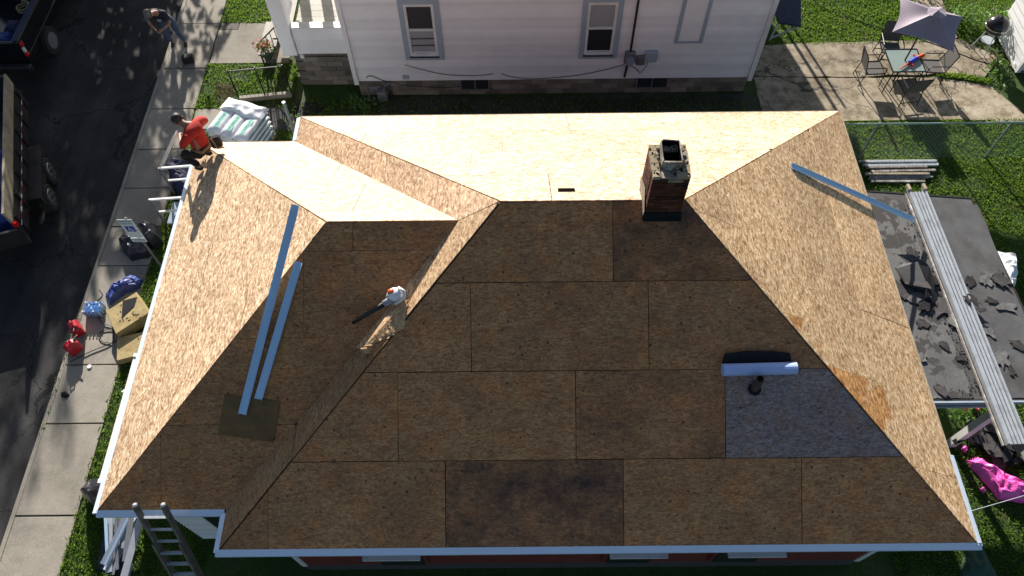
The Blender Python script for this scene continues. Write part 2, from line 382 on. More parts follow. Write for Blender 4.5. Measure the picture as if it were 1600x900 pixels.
for k_ in ('soot_and_hole_dark','felt','flash','scrapdark','scrapgrey','brick','brickpale','blade','lawn','asphalt'):
    M[k_].node_tree.nodes['Principled BSDF'].inputs['Specular IOR Level'].default_value = .0 if k_ in ('soot_and_hole_dark','flash') else .2
def per_piece(mt, lo, hi):
    t = mt.node_tree; b = t.nodes['Principled BSDF']; src = b.inputs['Base Color'].links[0].from_socket
    oi = t.nodes.new('ShaderNodeObjectInfo'); cb = t.nodes.new('ShaderNodeCombineColor'); r = math_(t, 'ADD', lo, math_(t, 'MULTIPLY', oi.outputs['Random'], hi-lo))
    for i in range(3): t.links.new(r, cb.inputs[i])
    t.links.new(mix(t, src, cb.outputs[0], 1.0, 'MULTIPLY'), b.inputs['Base Color'])
per_piece(M['siding'], .90, 1.03); per_piece(M['brick'], .5, 1.45); per_piece(M['found'], .75, 1.2); per_piece(M['porchfloor'], .85, 1.1); per_piece(M['brickpale'], .7, 1.15); per_piece(M['scrapdark'], .6, 1.6); per_piece(M['greywood'], .7, 1.3)
M['glass'] = glass_mat('window_glass', (.03,.035,.04), 1.0)
M['tableglass'] = glass_mat('frosted_table_glass', (.28,.36,.33), .8)
# ------------------------------------------------------------------ ground
E0 = 3.4; K = .6125
def sheet(name, poly, z, m_, **kw): return MB().add([(p[0],p[1],z) for p in poly], [tuple(range(len(poly)))]).build(name, m_, kind='structure', **kw)
sheet('ground', [(-400,-400),(400,-400),(400,400),(-400,400)], -.14, M['soil'])
sheet('road', [(-14,-60),(-5.30,-60),(-5.30,90),(-14,90)], -.12, M['asphalt'])
MB().box((-5.26,15,-.07), (.08,150,.134)).build('kerb', M['walk'], kind='structure')
lawn = MB().prism([(-4.05,-30),(30,-30),(30,60),(-4.05,60)], -.135, -.012).build('lawn', M['lawn'], kind='structure')
sw = thing('sidewalk', (-4.64,8,0), None, None); del_keys = [k for k in ('label','category') if k in sw.keys()]
sw['kind'] = 'structure'
js = [-9.6,-6.6,-3.4,-.4,1.40,3.21,4.50,5.72,6.95,8.03,9.17,10.40,11.77,13.25,15.04,16.6,18.2,21,24]
for a, b in zip(js[:-1], js[1:]):
    dz = random.uniform(-.008,.006)
    MB().prism([(-5.215,a+.014),(-4.075,a+.014),(-4.075,b-.014),(-5.215,b-.014)], -.13, dz).build('slab', M['walk'], sw, bevel=.008)
wk = thing('walkway', (-3,14,0), None, None); wk['kind'] = 'structure'
MB().prism([(-4.03,13.42),(-1.9,13.42),(-1.9,15.02),(-3.5,15.02),(-3.5,14.76),(-4.03,14.76)], -.1, .006).build('slab', M['walk'], wk, bevel=.008)
MB().prism([(-4.02,14.78),(-3.52,14.78),(-3.52,15.04),(-4.02,15.04)], -.1, .0).build('slab', M['found'], wk, bevel=.008)
MB().prism([(-4.03,11.05),(-3.0,11.05),(-3.0,11.74),(-4.03,11.74)], -.1, .002).build('slab', M['walk'], wk, bevel=.008)
pt = thing('patio', (14,12.5,0), None, None); pt['kind'] = 'structure'
def wob(poly, k=6, a=.05, seed=0):
    r = random.Random(seed); out = []
    for i, p in enumerate(poly):
        q = poly[(i+1)%len(poly)]
        for j in range(k):
            u = j/k; out.append((p[0]+(q[0]-p[0])*u+r.uniform(-a,a), p[1]+(q[1]-p[1])*u+r.uniform(-a,a)))
    return out
PATIO = [[(10.45,11.1),(15.35,11.1),(15.35,12.62),(12.6,12.62),(10.45,12.7)], [(15.37,11.1),(17.2,11.0),(16.55,12.30),(15.37,12.56)],
         [(10.45,12.73),(12.6,12.65),(15.4,12.75),(16.4,12.46),(17.1,13.3),(16.3,14.05),(14.6,14.02),(10.45,13.9)],
         [(15.5,14.1),(16.25,14.1),(16.35,18),(15.55,18)]]
for i, p in enumerate(PATIO):
    MB().prism(wob(p, 8, .03, i), -.1, .004+.006*i).build('slab', M['patio'], pt)
sheet('alley_pavement', wob([(-2.0,10.95),(-1.4,11.0),(-.6,11.9),(-2.6,11.95)], 4, .05, 9), .0, M['asphalt'])
sheet('side_yard_shade', wob([(-.6,8.0),(10.4,8.0),(10.4,12.1),(.0,12.1)], 8, .08, 11), -.006, M['soil'])  # dark ground sheet laid to deepen the shade between the houses
# grass blades -----------------------------------------------------
def in_poly(x, y, poly):
    c = np.zeros(len(x), bool); n = len(poly); j = n-1
    for i in range(n):
        xi, yi = poly[i][:2]; xj, yj = poly[j][:2]
        c ^= ((yi > y) != (yj > y)) & (x < (xj-xi)*(y-yi)/(yj-yi+1e-12)+xi); j = i
    return c
def blades(name, rects, dens, L, w, m_, keepout=(), only=None, kind='stuff'):
    X = []; Y = []
    for (a, b, c, d) in rects:
        n = int((b-a)*(d-c)*dens*1.4); X.append(rng.uniform(a,b,n)); Y.append(rng.uniform(c,d,n))
    X = np.concatenate(X); Y = np.concatenate(Y); ok = np.ones(len(X), bool)
    if kind == 'stuff' and dens < 1200:
        fld = np.sin(X*1.7+np.sin(Y*1.3)*2)*np.sin(Y*2.1+np.sin(X*.9)*2)+.6*np.sin(X*4.3+Y*3.1)*np.sin(Y*5.2-X*2.2)
        ok &= rng.random(len(X)) < np.clip(.85+.4*fld, .25, 1)
    for p in keepout: ok &= ~in_poly(X, Y, p)
    if only: ok &= np.any([in_poly(X, Y, p) for p in only], axis=0)
    X = X[ok]; Y = Y[ok]; n = len(X)
    a = rng.uniform(0, 2*math.pi, n); l = rng.uniform(L[0], L[1], n)*(.7+.6*rng.random(n)); lean = rng.uniform(.3,.9,n)*l
    b2 = a+rng.normal(0,.9,n)+math.pi/2
    hw = w*rng.uniform(.6,1.3,n)/2
    V = np.zeros((n,4,3)); ca, sa = np.cos(b2)*hw, np.sin(b2)*hw; la, ls = np.cos(a), np.sin(a)
    z0 = -.012
    V[:,0] = np.stack([X-ca, Y-sa, np.full(n,z0)],1); V[:,1] = np.stack([X+ca, Y+sa, np.full(n,z0)],1)
    V[:,2] = np.stack([X+la*lean*.4+ca*.7, Y+ls*lean*.4+sa*.7, z0+l*.6],1); V[:,3] = np.stack([X+la*lean, Y+ls*lean, z0+np.sqrt(np.maximum(l*l-lean*lean,.0001))*.95],1)
    Fc = np.array([[0,1,2],[0,2,3]])[None]+4*np.arange(n)[:,None,None]
    me = bpy.data.meshes.new(name); nv = n*4; nf = n*2
    me.vertices.add(nv); me.vertices.foreach_set('co', V.reshape(-1))
    me.loops.add(nf*3); me.loops.foreach_set('vertex_index', Fc.reshape(-1).astype(np.int32))
    me.polygons.add(nf); me.polygons.foreach_set('loop_start', np.arange(0,nf*3,3,dtype=np.int32))
    me.update(calc_edges=True); me.materials.append(m_)
    o = bpy.data.objects.new(name, me); COL.objects.link(o); return tag(o, kind=kind)
wkp = [[(-4.05,13.4),(-1.85,13.4),(-1.85,15.06),(-4.05,15.06)], [(-4.05,11.0),(-2.95,11.0),(-2.95,11.76),(-4.05,11.76)]]
SHED = [(10.6,2.5),(12.9,2.5),(12.9,6.6),(10.6,6.6)]
dryp = [[(G(335,128).x,G(335,128).y), (G(340,165).x,G(340,165).y), (G(368,155).x,G(368,155).y), (G(372,133).x,G(372,133).y)]]
blades('grass', [(-4.07,-1.5,-1.5,11.0),(-4.07,-1.6,11.76,13.42),(-4.07,-1.7,15.04,19)], 1100, (.035,.075), .017, M['blade'], wkp+dryp)
blades('grass', [(-4.0,-2.6,11.8,13.3)], 1000, (.04,.08), .012, M['dryblade'], (), dryp)
blades('grass', [(10.8,17.5,-2,11.12)], 1000, (.035,.08), .017, M['blade'], [SHED])
blades('grass', [(10.35,15.5,13.93,18.5),(16.35,18.5,14.02,18.5)], 1000, (.035,.08), .017, M['blade'], [])
blades('grass', [(-1.7,10.3,8.0,11.95)], 150, (.06,.16), .016, M['blade'], [])
gs = G(1470,118), G(1552,128)
blades('grass', [(15.3,16.8,12.25,12.8)], 3500, (.06,.12), .014, M['blade'], (), [[(15.3,12.60),(15.3,12.76),(16.0,12.70),(16.6,12.46),(16.5,12.30),(15.9,12.52)]])
blades('grass', [(-4.12,-4.03,-1,13),(-5.3,-5.24,3,6)], 500, (.03,.08), .014, M['blade'], [])
def leafclump(mb, c, r, n, size, flat=.8, rnd=None):
    rnd = rnd or random; c = Vector(c)
    for _ in range(n):
        d = Vector((rnd.gauss(0,1), rnd.gauss(0,1), rnd.gauss(0,1))).normalized()*(rnd.random()**.45)
        p = c+Vector((d.x*r[0], d.y*r[1], d.z*r[2])); s = size*rnd.uniform(.6,1.3)
        nrm = Vector((rnd.gauss(0,1), rnd.gauss(0,1), rnd.gauss(0,1)+flat)).normalized()
        u = nrm.orthogonal().normalized(); w = nrm.cross(u); a = rnd.uniform(0,6.28)
        u, w = u*math.cos(a)+w*math.sin(a), w*math.cos(a)-u*math.sin(a)
        mb.add([p-u*s, p+w*s*.45, p+u*s, p-w*s*.45], [(0,1,2,3)])
# ------------------------------------------------------------------ the house being re-roofed
def clip(poly, a, b, c):
    "keep a*x+b*y<=c"
    out = []
    for i, p in enumerate(poly):
        q = poly[(i+1)%len(poly)]; dp = a*p[0]+b*p[1]-c; dq = a*q[0]+b*q[1]-c
        if dp <= 0: out.append(p)
        if (dp < 0 < dq) or (dq < 0 < dp):
            t_ = dp/(dp-dq); out.append((p[0]+(q[0]-p[0])*t_, p[1]+(q[1]-p[1])*t_))
    return out
def clip_convex(poly, face, gap=0.0):
    for i, p in enumerate(face):
        q = face[(i+1)%len(face)]; ex, ey = q[0]-p[0], q[1]-p[1]; L = math.hypot(ex, ey); a, b = ey/L, -ex/L
        poly = clip(poly, a, b, a*p[0]+b*p[1]-gap)
        if len(poly) < 3: return []
    return poly
def area(p): return abs(sum(p[i][0]*p[(i+1)%len(p)][1]-p[(i+1)%len(p)][0]*p[i][1] for i in range(len(p))))/2
house = thing('roofing_house', (5.2,4,0), 'house under re-roofing with bare wooden hip roof and brick chimney', 'house')
EV = .6  # unused
H1 = 4.045*K
mA, mB, mC, mD = Vector((0,0,E0)), Vector((10.4,0,E0)), Vector((10.4,8.09,E0)), Vector((0,8.09,E0))
r1, r2 = Vector((3.92,4.045,E0+H1)), Vector((6.44,4.045,E0+H1))
wF, wB = Vector((-1.82,.553,E0)), Vector((-1.82,7.45,E0)); wz = E0+(4.0-.553)*K
wl, wp = Vector((1.45,4.0,wz)), Vector((3.32,4.0,wz)); vF, vB = Vector((0,.553,E0)), Vector((0,7.45,E0))
def face_panels(pts, rows, tint, gap=.005, osb=None, eave=None, rowh=1.22, specials={}):
    "sheath a convex roof face; rows: start offsets per course"
    o = pts[0]; eu = (pts[1]-pts[0]).normalized() if eave is None else eave.normalized()
    n = (pts[1]-pts[0]).cross(pts[2]-pts[0]).normalized()
    if n.z < 0: n = -n
    ev = n.cross(eu)
    if ev.z < 0: ev = -ev; 
    face = [((p-o).dot(eu), (p-o).dot(ev)) for p in pts]
    if sum(face[i][0]*face[(i+1)%len(face)][1]-face[(i+1)%len(face)][0]*face[i][1] for i in range(len(face))) < 0: face = face[::-1]
    umin, umax = min(p[0] for p in face), max(p[0] for p in face); vmin, vmax = min(p[1] for p in face), max(p[1] for p in face)
    # deck below
    MB().slab3([p-n*.03 for p in pts], n, .024).build('roof_underlay', M['deckraw'], house)
    v = rows[0][0] if isinstance(rows[0], tuple) else 0; ri = 0
    v0 = vmin
    hts = []
    while v0 < vmax-.02:
        v1 = v0+(rowh-.02 if ri == 0 else rowh); off = rows[ri % len(rows)]
        k0 = math.floor((umin-off)/2.44); u = off+k0*2.44; cells = []
        while u < umax: cells.append((u, u+2.44)); u += 2.44
        sp = specials.get(ri)
        if sp: cells = sp
        for ci, (a, b) in enumerate(cells):
            poly = clip_convex([(a+gap/2,v0+gap/2),(b-gap/2,v0+gap/2),(b-gap/2,v1-gap/2),(a+gap/2,v1-gap/2)], face, gap)
            if len(poly) < 3 or area(poly) < .006: continue
            poly = [(p[0]+random.uniform(-.004,.004), p[1]+random.uniform(-.003,.003)) for p in poly]
            t0 = random.uniform(.0,.004); th = .0125
            up = lambda p, h: o+eu*p[0]+ev*p[1]+n*(h)
            k = len(poly); vs = [up(p,t0-.004) for p in poly]+[up(p,t0+th) for p in poly]
            me = bpy.data.meshes.new('roof_panel')
            fs = [tuple(range(k-1,-1,-1)), tuple(range(k,2*k))]+[(i,(i+1)%k,k+(i+1)%k,k+i) for i in range(k)]
            if (vs[1]-vs[0]).cross(vs[2]-vs[0]).dot(n) < 0: fs = [f[::-1] for f in fs]
            me.from_pydata(vs, [], fs); me.update()
            uvl = me.uv_layers.new(name='UVMap')
            for lp in me.loops:
                vi = lp.vertex_index; p = poly[vi % k]; uvl.data[lp.index].uv = p if vi >= k else (p[0]+.01, p[1]+.01)
            me.materials.append(osb or OSB)
            ob = bpy.data.objects.new('roof_panel', me); COL.objects.link(ob); ob.parent = house; ob.matrix_parent_inverse = inv_world(house)
            tv = random.uniform(.92,1.07); tt = tint(ri, (a+b)/2) if callable(tint) else tint
            ob.color = (tt[0]*tv, tt[1]*tv, tt[2]*tv, tt[3] if len(tt) > 3 else 1.0)
            if len(tt) > 4: ob['label'] = tt[4]
        v0 = v1; ri += 1
def tint_front(ri, u):
    if ri == 1 and u > 6.9: return (.56,.86,2.1,.9,'grey-blue weathered roof sheet')
    if ri == 0 and 3.2 < u < 5.5: return (.70,.64,.66,.0,'roof sheet with a large dark stain')
    if ri == 1 and 4.8 < u < 6.9: return (.88,.82,.80,.45)
    if ri == 3 and u > 5.4: return (.80,.74,.70,.15)
    return (.90,.88,.86,.70)
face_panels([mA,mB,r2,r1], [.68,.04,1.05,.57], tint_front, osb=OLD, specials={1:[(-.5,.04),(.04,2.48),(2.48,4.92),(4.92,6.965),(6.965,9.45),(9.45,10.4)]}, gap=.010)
face_panels([mB,mC,r2], [.9,2.1,.3,1.5], lambda ri, u: (1.16,1.08,.92,.05 if u < 3.0 and ri in (1,2) else 1.0))  # right slope tint raised to brighten sheets the low sun barely lights
face_panels([mC,mD,r1,r2], [.4,1.6,2.1,.9], (.95,.97,.97,1.0))
face_panels([mD,vB,wp,r1], [.5,1.7], (.86,.80,.76,1.0), eave=Vector((0,-1,0)))
xv, xh = 3.32*(2.45-.553)/3.447, 2.45*3.92/4.045  # facet split where the sunlit strip ends: lit colour above, shade grey below
sV, sH = Vector((xv,2.45,E0+xv*H1/3.92)), Vector((xh,2.45,E0+xh*H1/3.92))
face_panels([wp,sV,sH,r1], [.25,1.3], (.82,.74,.62,.97), eave=Vector((0,-1,0)))
face_panels([sV,vF,mA,sH], [.9,1.9], (.66,.80,.95,.8,'grey roof sheet along the valley, shade painted into its tint'), osb=OLD, eave=Vector((0,-1,0)))  # lower valley facet: wing's shade painted in as a grey tint
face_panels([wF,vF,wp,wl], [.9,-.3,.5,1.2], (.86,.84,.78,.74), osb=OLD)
face_panels([vB,wB,wl,wp], [.2,1.3,.7], (.97,.99,.98,1.0))
face_panels([wB,wF,wl], [1.6,.4,1.1], (1.08,1.06,1.03,1.0))
# valley board: strip beside the wing, its shade painted as grey sheet
def fascia(a, b, out, m_, h=.17, top=.05):
    a, b, out = Vector(a), Vector(b), Vector(out)
    mb = MB().bar(a+out*.018+Vector((0,0,-h/2+.006)), b+out*.018+Vector((0,0,-h/2+.006)), .024, h)
    f_ = mb.build('fascia', m_, house)
    if m_ is M['white']:
        n = out.cross(b-a).normalized()
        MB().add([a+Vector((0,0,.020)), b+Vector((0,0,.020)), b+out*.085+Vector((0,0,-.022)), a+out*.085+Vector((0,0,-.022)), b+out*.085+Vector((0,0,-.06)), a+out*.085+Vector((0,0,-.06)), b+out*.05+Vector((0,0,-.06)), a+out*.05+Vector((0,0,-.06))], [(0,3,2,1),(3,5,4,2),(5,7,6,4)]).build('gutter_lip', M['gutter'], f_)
    return f_
fascia((-.05,0,E0), (10.46,0,E0), (0,-1,0), M['white'], .18)
fascia((0,-.03,E0), (0,.50,E0), (-1,0,0), M['white'], .16)
fascia((10.4,-.03,E0), (10.4,1.25,E0), (1,0,0), M['white'], .18)
fascia((10.4,1.255,E0), (10.4,8.09,E0), (1,0,0), M['bareply'], .14)
fascia((-1.84,.553,E0), (-.03,.553,E0), (0,-1,0), M['white'], .16)
fascia((-1.82,.52,E0), (-1.82,7.47,E0), (-1,0,0), M['white'], .14)
fascia((-1.82,7.45,E0), (0,7.45,E0), (0,1,0), M['bareply'], .14)
fascia((0,7.5,E0), (0,8.09,E0), (-1,0,0), M['white'], .14)
fascia((0,8.09,E0), (10.4,8.09,E0), (0,1,0), M['bareply'], .14)
# walls
def lap_siding(x0, x1, y, z0, z1, step, m_, parent, face=-1):
    z = z0
    while z < z1-.02:
        zt = min(z+step, z1)
        MB().add([(x0,y+face*.030,z),(x1,y+face*.030,z),(x1,y+face*.004,zt+.01),(x0,y+face*.004,zt+.01),(x0,y-face*.02,z),(x1,y-face*.02,z),(x1,y-face*.02,zt),(x0,y-face*.02,zt)],
                 [(0,1,2,3),(4,7,6,5),(0,4,5,1),(3,2,6,7),(0,3,7,4),(1,5,6,2)]).build('siding_board', m_, parent)
        z = zt
wz1 = 3.22
mb = MB().prism([(.4,.45),(10.0,.45),(10.0,7.7),(.4,7.7)], .45, wz1); mb.build('wall', M['redsiding'], house)
MB().prism([(.37,.40),(10.03,.40),(10.03,7.76),(.37,7.76)], -.1, .44).build('foundation', M['scrapdark'], house)
lap_siding(.4, 10.0, .42, .46, 3.0, .16, M['redsiding'], house)
MB().prism([(-1.5,.95),(.41,.95),(.41,7.1),(-1.5,7.1)], .28, wz1).build('wall', M['siding'], house)
MB().prism([(-1.47,1.0),(.38,1.0),(.38,7.05),(-1.47,7.05)], -.1, .279).build('foundation', M['found'], house)
lap_siding(-1.52, .36, .92, .29, 3.1, .13, M['siding'], house)
MB().slab3([(0,0,E0-.19),(10.4,0,E0-.19),(10.4,8.09,E0-.19),(0,8.09,E0-.19)], (0,0,1), .02).build('soffit', M['white'], house)
MB().slab3([(-1.8,.56,E0-.19),(-.003,.56,E0-.19),(-.003,7.44,E0-.19),(-1.8,7.44,E0-.19)], (0,0,1), .018).build('soffit', M['white'], house)
w_ = MB().box((-.55,.885,1.5), (.9,.05,1.3)).build('window', M['white'], house)
MB().box((-.55,.855,1.5), (.76,.03,1.15)).build('pane', M['glass'], w_)
for cx in (2.18, 5.95, 7.75):
    w_ = MB().box((cx,.37,1.4), (.86,.07,1.4)).build('window', M['redsiding'], house)
    MB().box((cx,.325,1.4), (.72,.03,1.26)).build('pane', M['glass'], w_)
    MB().box((cx,.24,2.15), (.88,.29,.05)).build('head_trim', M['white'], w_)
for x in (.41, 9.99): MB().box((x,.42,1.7), (.09,.09,2.6)).build('corner_board', M['white'], house)
# vent hole in the back slope
p = GP(885,299,(0,8.09,E0),(0,K,1)); nb = Vector((0,K,1)).normalized()
MB().slab3([p+Vector((-.12,-.05,.05*K))+nb*.012, p+Vector((.12,-.05,.05*K))+nb*.012, p+Vector((.12,.06,-.06*K))+nb*.012, p+Vector((-.12,.06,-.06*K))+nb*.012], nb, .012).build('vent_opening', M['soot_and_hole_dark'], house)
# plumbing vent pipe
nf = Vector((0,-K,1)).normalized()
p = GP(1178,608,(0,0,E0),(0,-K,1))
pp = MB().tube([p-Vector((0,0,.1)), p+Vector((0,0,.33))], .055, 14).build('vent_pipe', M['rust'], house, smooth=False)
MB().tube([p+Vector((0,0,.325)), p+Vector((0,0,.334))], .046, 14).build('pipe_bore', M['soot_and_hole_dark'], pp)
MB().tube([p+nf*.012, p+nf*.05], .085, 14).build('pipe_collar', M['felt'], pp)
# ------------------------------------------------------------------ chimney (bricks one by one)
chim = thing('chimney', (6.12,4.1,5.75), 'red brick chimney with pale broken crown and open black flue', 'chimney')
cx0, cx1, cy0, cy1 = 5.87, 6.36, 3.84, 4.37; cz0, cz1 = 5.55, 6.66
MB().prism([(cx0+.012,cy0+.012),(cx1-.012,cy0+.012),(cx1-.012,cy1-.012),(cx0+.012,cy1-.012)], cz0-.2, cz1-.075).build('mortar_core', M['mortar'], chim)
hb = .068; nco = int((cz1-cz0)/hb)
for i in range(nco):
    z = cz0+i*hb+hb/2; top = i >= nco-1; st = (i % 2)*.5
    def side(a, b, axis):
        L = (b-a).length; d = (b-a)/L; nrm = Vector((d.y,-d.x,0)); n_ = 2.4
        w_ = L/2.4; u = -w_*st
        while u < L-.004:
            u0, u1 = max(u,0)+.004, min(u+w_,L)-.004
            if u1-u0 > .03 and not (top and random.random() < .22):
                c_ = a+d*(u0+u1)/2-nrm*(.048-random.uniform(0,.004)); 
                MB().box((c_.x,c_.y,z+random.uniform(-.002,.002)), (u1-u0,.10,hb-.009), rz=math.atan2(d.y,d.x)+random.uniform(-.012,.012)).build('brick', M['brickpale'] if top or (i == nco-2 and random.random() < .3) else M['brick'], chim)
            u += w_
    c4 = [Vector((cx0,cy0,0)),Vector((cx1,cy0,0)),Vector((cx1,cy1,0)),Vector((cx0,cy1,0))]
    side(c4[0], c4[1], 0); side(c4[1]+Vector((0,.1,0)), c4[2]-Vector((0,.1,0)), 1); side(c4[2], c4[3], 0); side(c4[3]-Vector((0,.1,0)), c4[0]+Vector((0,.1,0)), 1)
cz1 = cz0+nco*hb
mb = MB()
for k in range(46):
    s_ = random.choice('LRBF'); 
    x = {'L':cx0+random.uniform(.02,.09),'R':cx1-random.uniform(.02,.09)}.get(s_, random.uniform(cx0,cx1)); y = {'F':cy0+random.uniform(.02,.09),'B':cy1-random.uniform(.02,.09)}.get(s_, random.uniform(cy0,cy1))
    mb.tube([(x,y,cz1-.01),(x,y,cz1+.003)], random.uniform(.006,.014), 6)
mb.build('core_holes', M['soot_and_hole_dark'], chim, kind='stuff')
fx0, fx1, fy0, fy1 = 6.015, 6.245, 4.0, 4.36
def rrect(x0,x1,y0,y1,r,n=4):
    out = []
    for cx,cy,a0 in ((x1-r,y1-r,0),(x0+r,y1-r,90),(x0+r,y0+r,180),(x1-r,y0+r,270)):
        for j in range(n+1):
            a = R(a0+90*j/n); out.append((cx+r*math.cos(a), cy+r*math.sin(a)))
    return out
ou = rrect(fx0-.014,fx1+.014,fy0-.022,fy1+.012,.045); inn = rrect(fx0,fx1,fy0,fy1,.04); n_ = len(ou)
zj = [cz1+.10+random.uniform(-.012,.012) for _ in ou]
mb = MB().add([(p[0],p[1],cz1-.2) for p in ou]+[(p[0],p[1],zj[i]) for i,p in enumerate(ou)]+[(p[0],p[1],zj[i]) for i,p in enumerate(inn)]+[(p[0],p[1],cz1-.5) for p in inn],
   [(i,(i+1)%n_,n_+(i+1)%n_,n_+i) for i in range(n_)]+[(n_+i,n_+(i+1)%n_,2*n_+(i+1)%n_,2*n_+i) for i in range(n_)]+[(2*n_+i,2*n_+(i+1)%n_,3*n_+(i+1)%n_,3*n_+i) for i in range(n_)])
fl = mb.build('flue_liner', M['flue'], chim)
i2 = rrect(fx0+.002,fx1-.002,fy0+.002,fy1-.002,.038)
MB().add([(p[0],p[1],zj[i]-.012) for i,p in enumerate(i2)]+[(p[0],p[1],cz1-.04) for p in i2], [(i,n_+i,n_+(i+1)%n_,(i+1)%n_) for i in range(n_)]+[tuple(range(n_,2*n_))]).build('flue_soot', M['soot_and_hole_dark'], fl)
mb = MB()
for q in range(26):
    a = random.uniform(0,6.28); x = (fx0+fx1)/2+.17*math.cos(a); y = (fy0+fy1)/2+.22*math.sin(a)
    mb.ball((x,y,cz1+.005), (random.uniform(.015,.04),random.uniform(.015,.035),.018), 6, 4)
mb.build('mortar_crumbs', M['flue'], chim, kind='stuff')
MB().box(((cx0+cx1)/2,cy0-.010,5.82), (cx1-cx0+.03,.012,.15)).box(((cx0+cx1)/2+.01,cy0-.03,5.765), (cx1-cx0+.04,.06,.010), M=Matrix.Rotation(math.atan(K),3,'X')).build('flashing', M['flash'], chim)
MB().add([(cx0-.014,cy0-.02,5.80),(cx0-.014,cy1,5.86),(cx0-.014,cy1,6.02),(cx0-.014,4.05,6.16),(cx0-.014,cy0-.02,5.93)], [(0,1,2,3,4),(4,3,2,1,0)]).build('mortar_patch', M['mortar'], chim)
# ------------------------------------------------------------------ loose things on the roof
def proj_y(p):
    q = p-CAM; return 450-F_PX*q.dot(CU)/q.dot(CF)
FW = lambda px, py: GP(px, py, (0,.553,E0), (0,-K,1)); FM = lambda px, py: GP(px, py, (0,0,E0), (0,-K,1))
def strip(name, a, b, w, h, m_, label, cat, up, flip=1):
    "an L-shaped folded metal strip"
    a, b, up = Vector(a), Vector(b), Vector(up); d = (b-a).normalized(); s = d.cross(up).normalized()*flip; u = up.normalized()
    prof = [(0,0),(w,0),(w,.004),(.004,.004),(.004,h),(0,h)]
    vs = [a+s*x+u*y for x, y in prof]+[b+s*x+u*y for x, y in prof]; n = 6
    fs = [(i,(i+1)%n,n+(i+1)%n,n+i) for i in range(n)]+[tuple(range(n-1,-1,-1)),tuple(range(n,2*n))]
    t_ = thing(name, a, label, cat)
    MB().add(vs, fs).build('folded_strip', m_, t_); 
    MB().add([a+s*w+u*.002, b+s*w+u*.002, b+s*(w+.02)+u*.022, a+s*(w+.02)+u*.022], [(0,1,2,3)]).build('hem', m_, t_)
    return t_
b1a = FW(376,645)+nf*.05; hc = FW(424,457)+nf*.05
b1b = b1a+(hc-b1a)*1.0
while proj_y(b1b) > 320: b1b = b1b+(hc-b1a)*.01
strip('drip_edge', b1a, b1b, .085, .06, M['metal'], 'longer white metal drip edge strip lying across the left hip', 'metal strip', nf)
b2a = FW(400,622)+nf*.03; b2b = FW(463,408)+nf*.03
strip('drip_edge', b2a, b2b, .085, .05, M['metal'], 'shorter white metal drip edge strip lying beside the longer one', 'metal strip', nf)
# plywood square under the strips
q = [FW(352,617),FW(438,627),FW(428,690),FW(342,678)]
me_o = MB().slab3([p_+nf*.016 for p_ in q][::-1], nf, .018); 
o = me_o.build('plywood_offcut', M['bareply'], label='square plywood offcut under the ends of the white metal strips', cat='board')
o.data.materials[0] = mat('dark_plywood', (.16,.095,.034), .8, 0, .25, 6, .3)
# right-slope strip
kr = H1/(10.4-6.44)
ra = GP(1235,258,(10.4,0,E0),(kr,0,1))+Vector((0,0,.03)); rb = GP(1424,347,(10.4,0,E0),(kr,0,1))+Vector((0,0,.10))
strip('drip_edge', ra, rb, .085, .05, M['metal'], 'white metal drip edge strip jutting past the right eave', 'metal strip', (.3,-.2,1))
# broken wood wedge propped on the valley, blower on it
sc = thing('osb_scrap', FM(634,520), 'broken wood sheet wedge under the leaf blower', 'wood scrap')
vd = (vF-wp).normalized()
s1, s2, s3, s4 = (GP(px_,py_,(0,.553,E0+h_),(0,-K,1)) for px_,py_,h_ in ((568,543,.46),(601,497,.30),(637,468,.24),(629,514,.36)))
edge = []
for i in range(13):
    u = i/12; p = s3.lerp(s4, u) if i < 5 else s4.lerp(s1, (i-4)/8)
    edge.append(s4.lerp(s1, u)+Vector((random.uniform(-.03,.03), random.uniform(-.03,.03), random.uniform(-.01,.02))))
pts = [s1, s2, s3]+edge[:-1]
nn = (s3-s1).cross(s4-s1).normalized(); nn = nn if nn.z > 0 else -nn
MB().slab3(pts if ((pts[1]-pts[0]).cross(pts[2]-pts[0])).dot(nn) > 0 else pts[::-1], nn, .014).build('sheet', M['rawscrap'], sc)
mb = MB()
for i in range(46):
    a_, b_ = random.random(), random.random()
    if a_+b_ > 1: a_, b_ = 1-a_, 1-b_
    p = s1+(s3-s1)*a_+(s4-s1)*b_+nn*.018; d = (s3-s1).normalized()*random.uniform(.02,.08)
    mb.bar(p, p+d+nn*random.uniform(.0,.02), .014, .008)
mb.build('splinters', M['rawscrap'], sc, kind='stuff')
for a_, b_ in ((s1,.06),(s4,-.02),(s3,-.03)): MB().bar(a_-Vector((0,0,.02)), a_+Vector((b_,.05,-.42)), .09, .02).build('torn_strip', M['rawscrap'], sc)
bl = thing('leaf_blower', FW(615,470), 'white and orange leaf blower with long black nozzle', 'leaf blower')
u_ = nf; P = lambda px, py, h: GP(px,py,(0,.553,E0+.12+h*1.15),(0,-K,1))
c0 = P(618,460,.10)
Mb = Matrix((Vector((1,0,0)), nf.cross(Vector((1,0,0))), nf)).transposed()
MB().tube([P(551,505,.04), P(575,490,.06), P(603,473,.08)], [.026,.032,.04], 10).build('nozzle', M['black'], bl, smooth=True)
MB().tube([P(600,475,.09), P(617,465,.10)], [.05,.055], 12).build('nozzle_joint', M['greyplastic'], bl, smooth=True)
MB().ball(c0+nf*.02, (.12,.10,.085), 14, 8, Mb).build('housing', M['whiteplastic'], bl, smooth=True)
MB().ball(P(612,456,.16), (.062,.05,.045), 12, 6, Mb).build('engine_cover', M['orange'], bl, smooth=True)
MB().tube([P(622,449,.18), P(631,455,.20), P(632,463,.19), P(625,471,.16), P(617,475,.13)], [.022,.026,.024,.02,.018], 8).build('handle', M['whiteplastic'], bl, smooth=True)
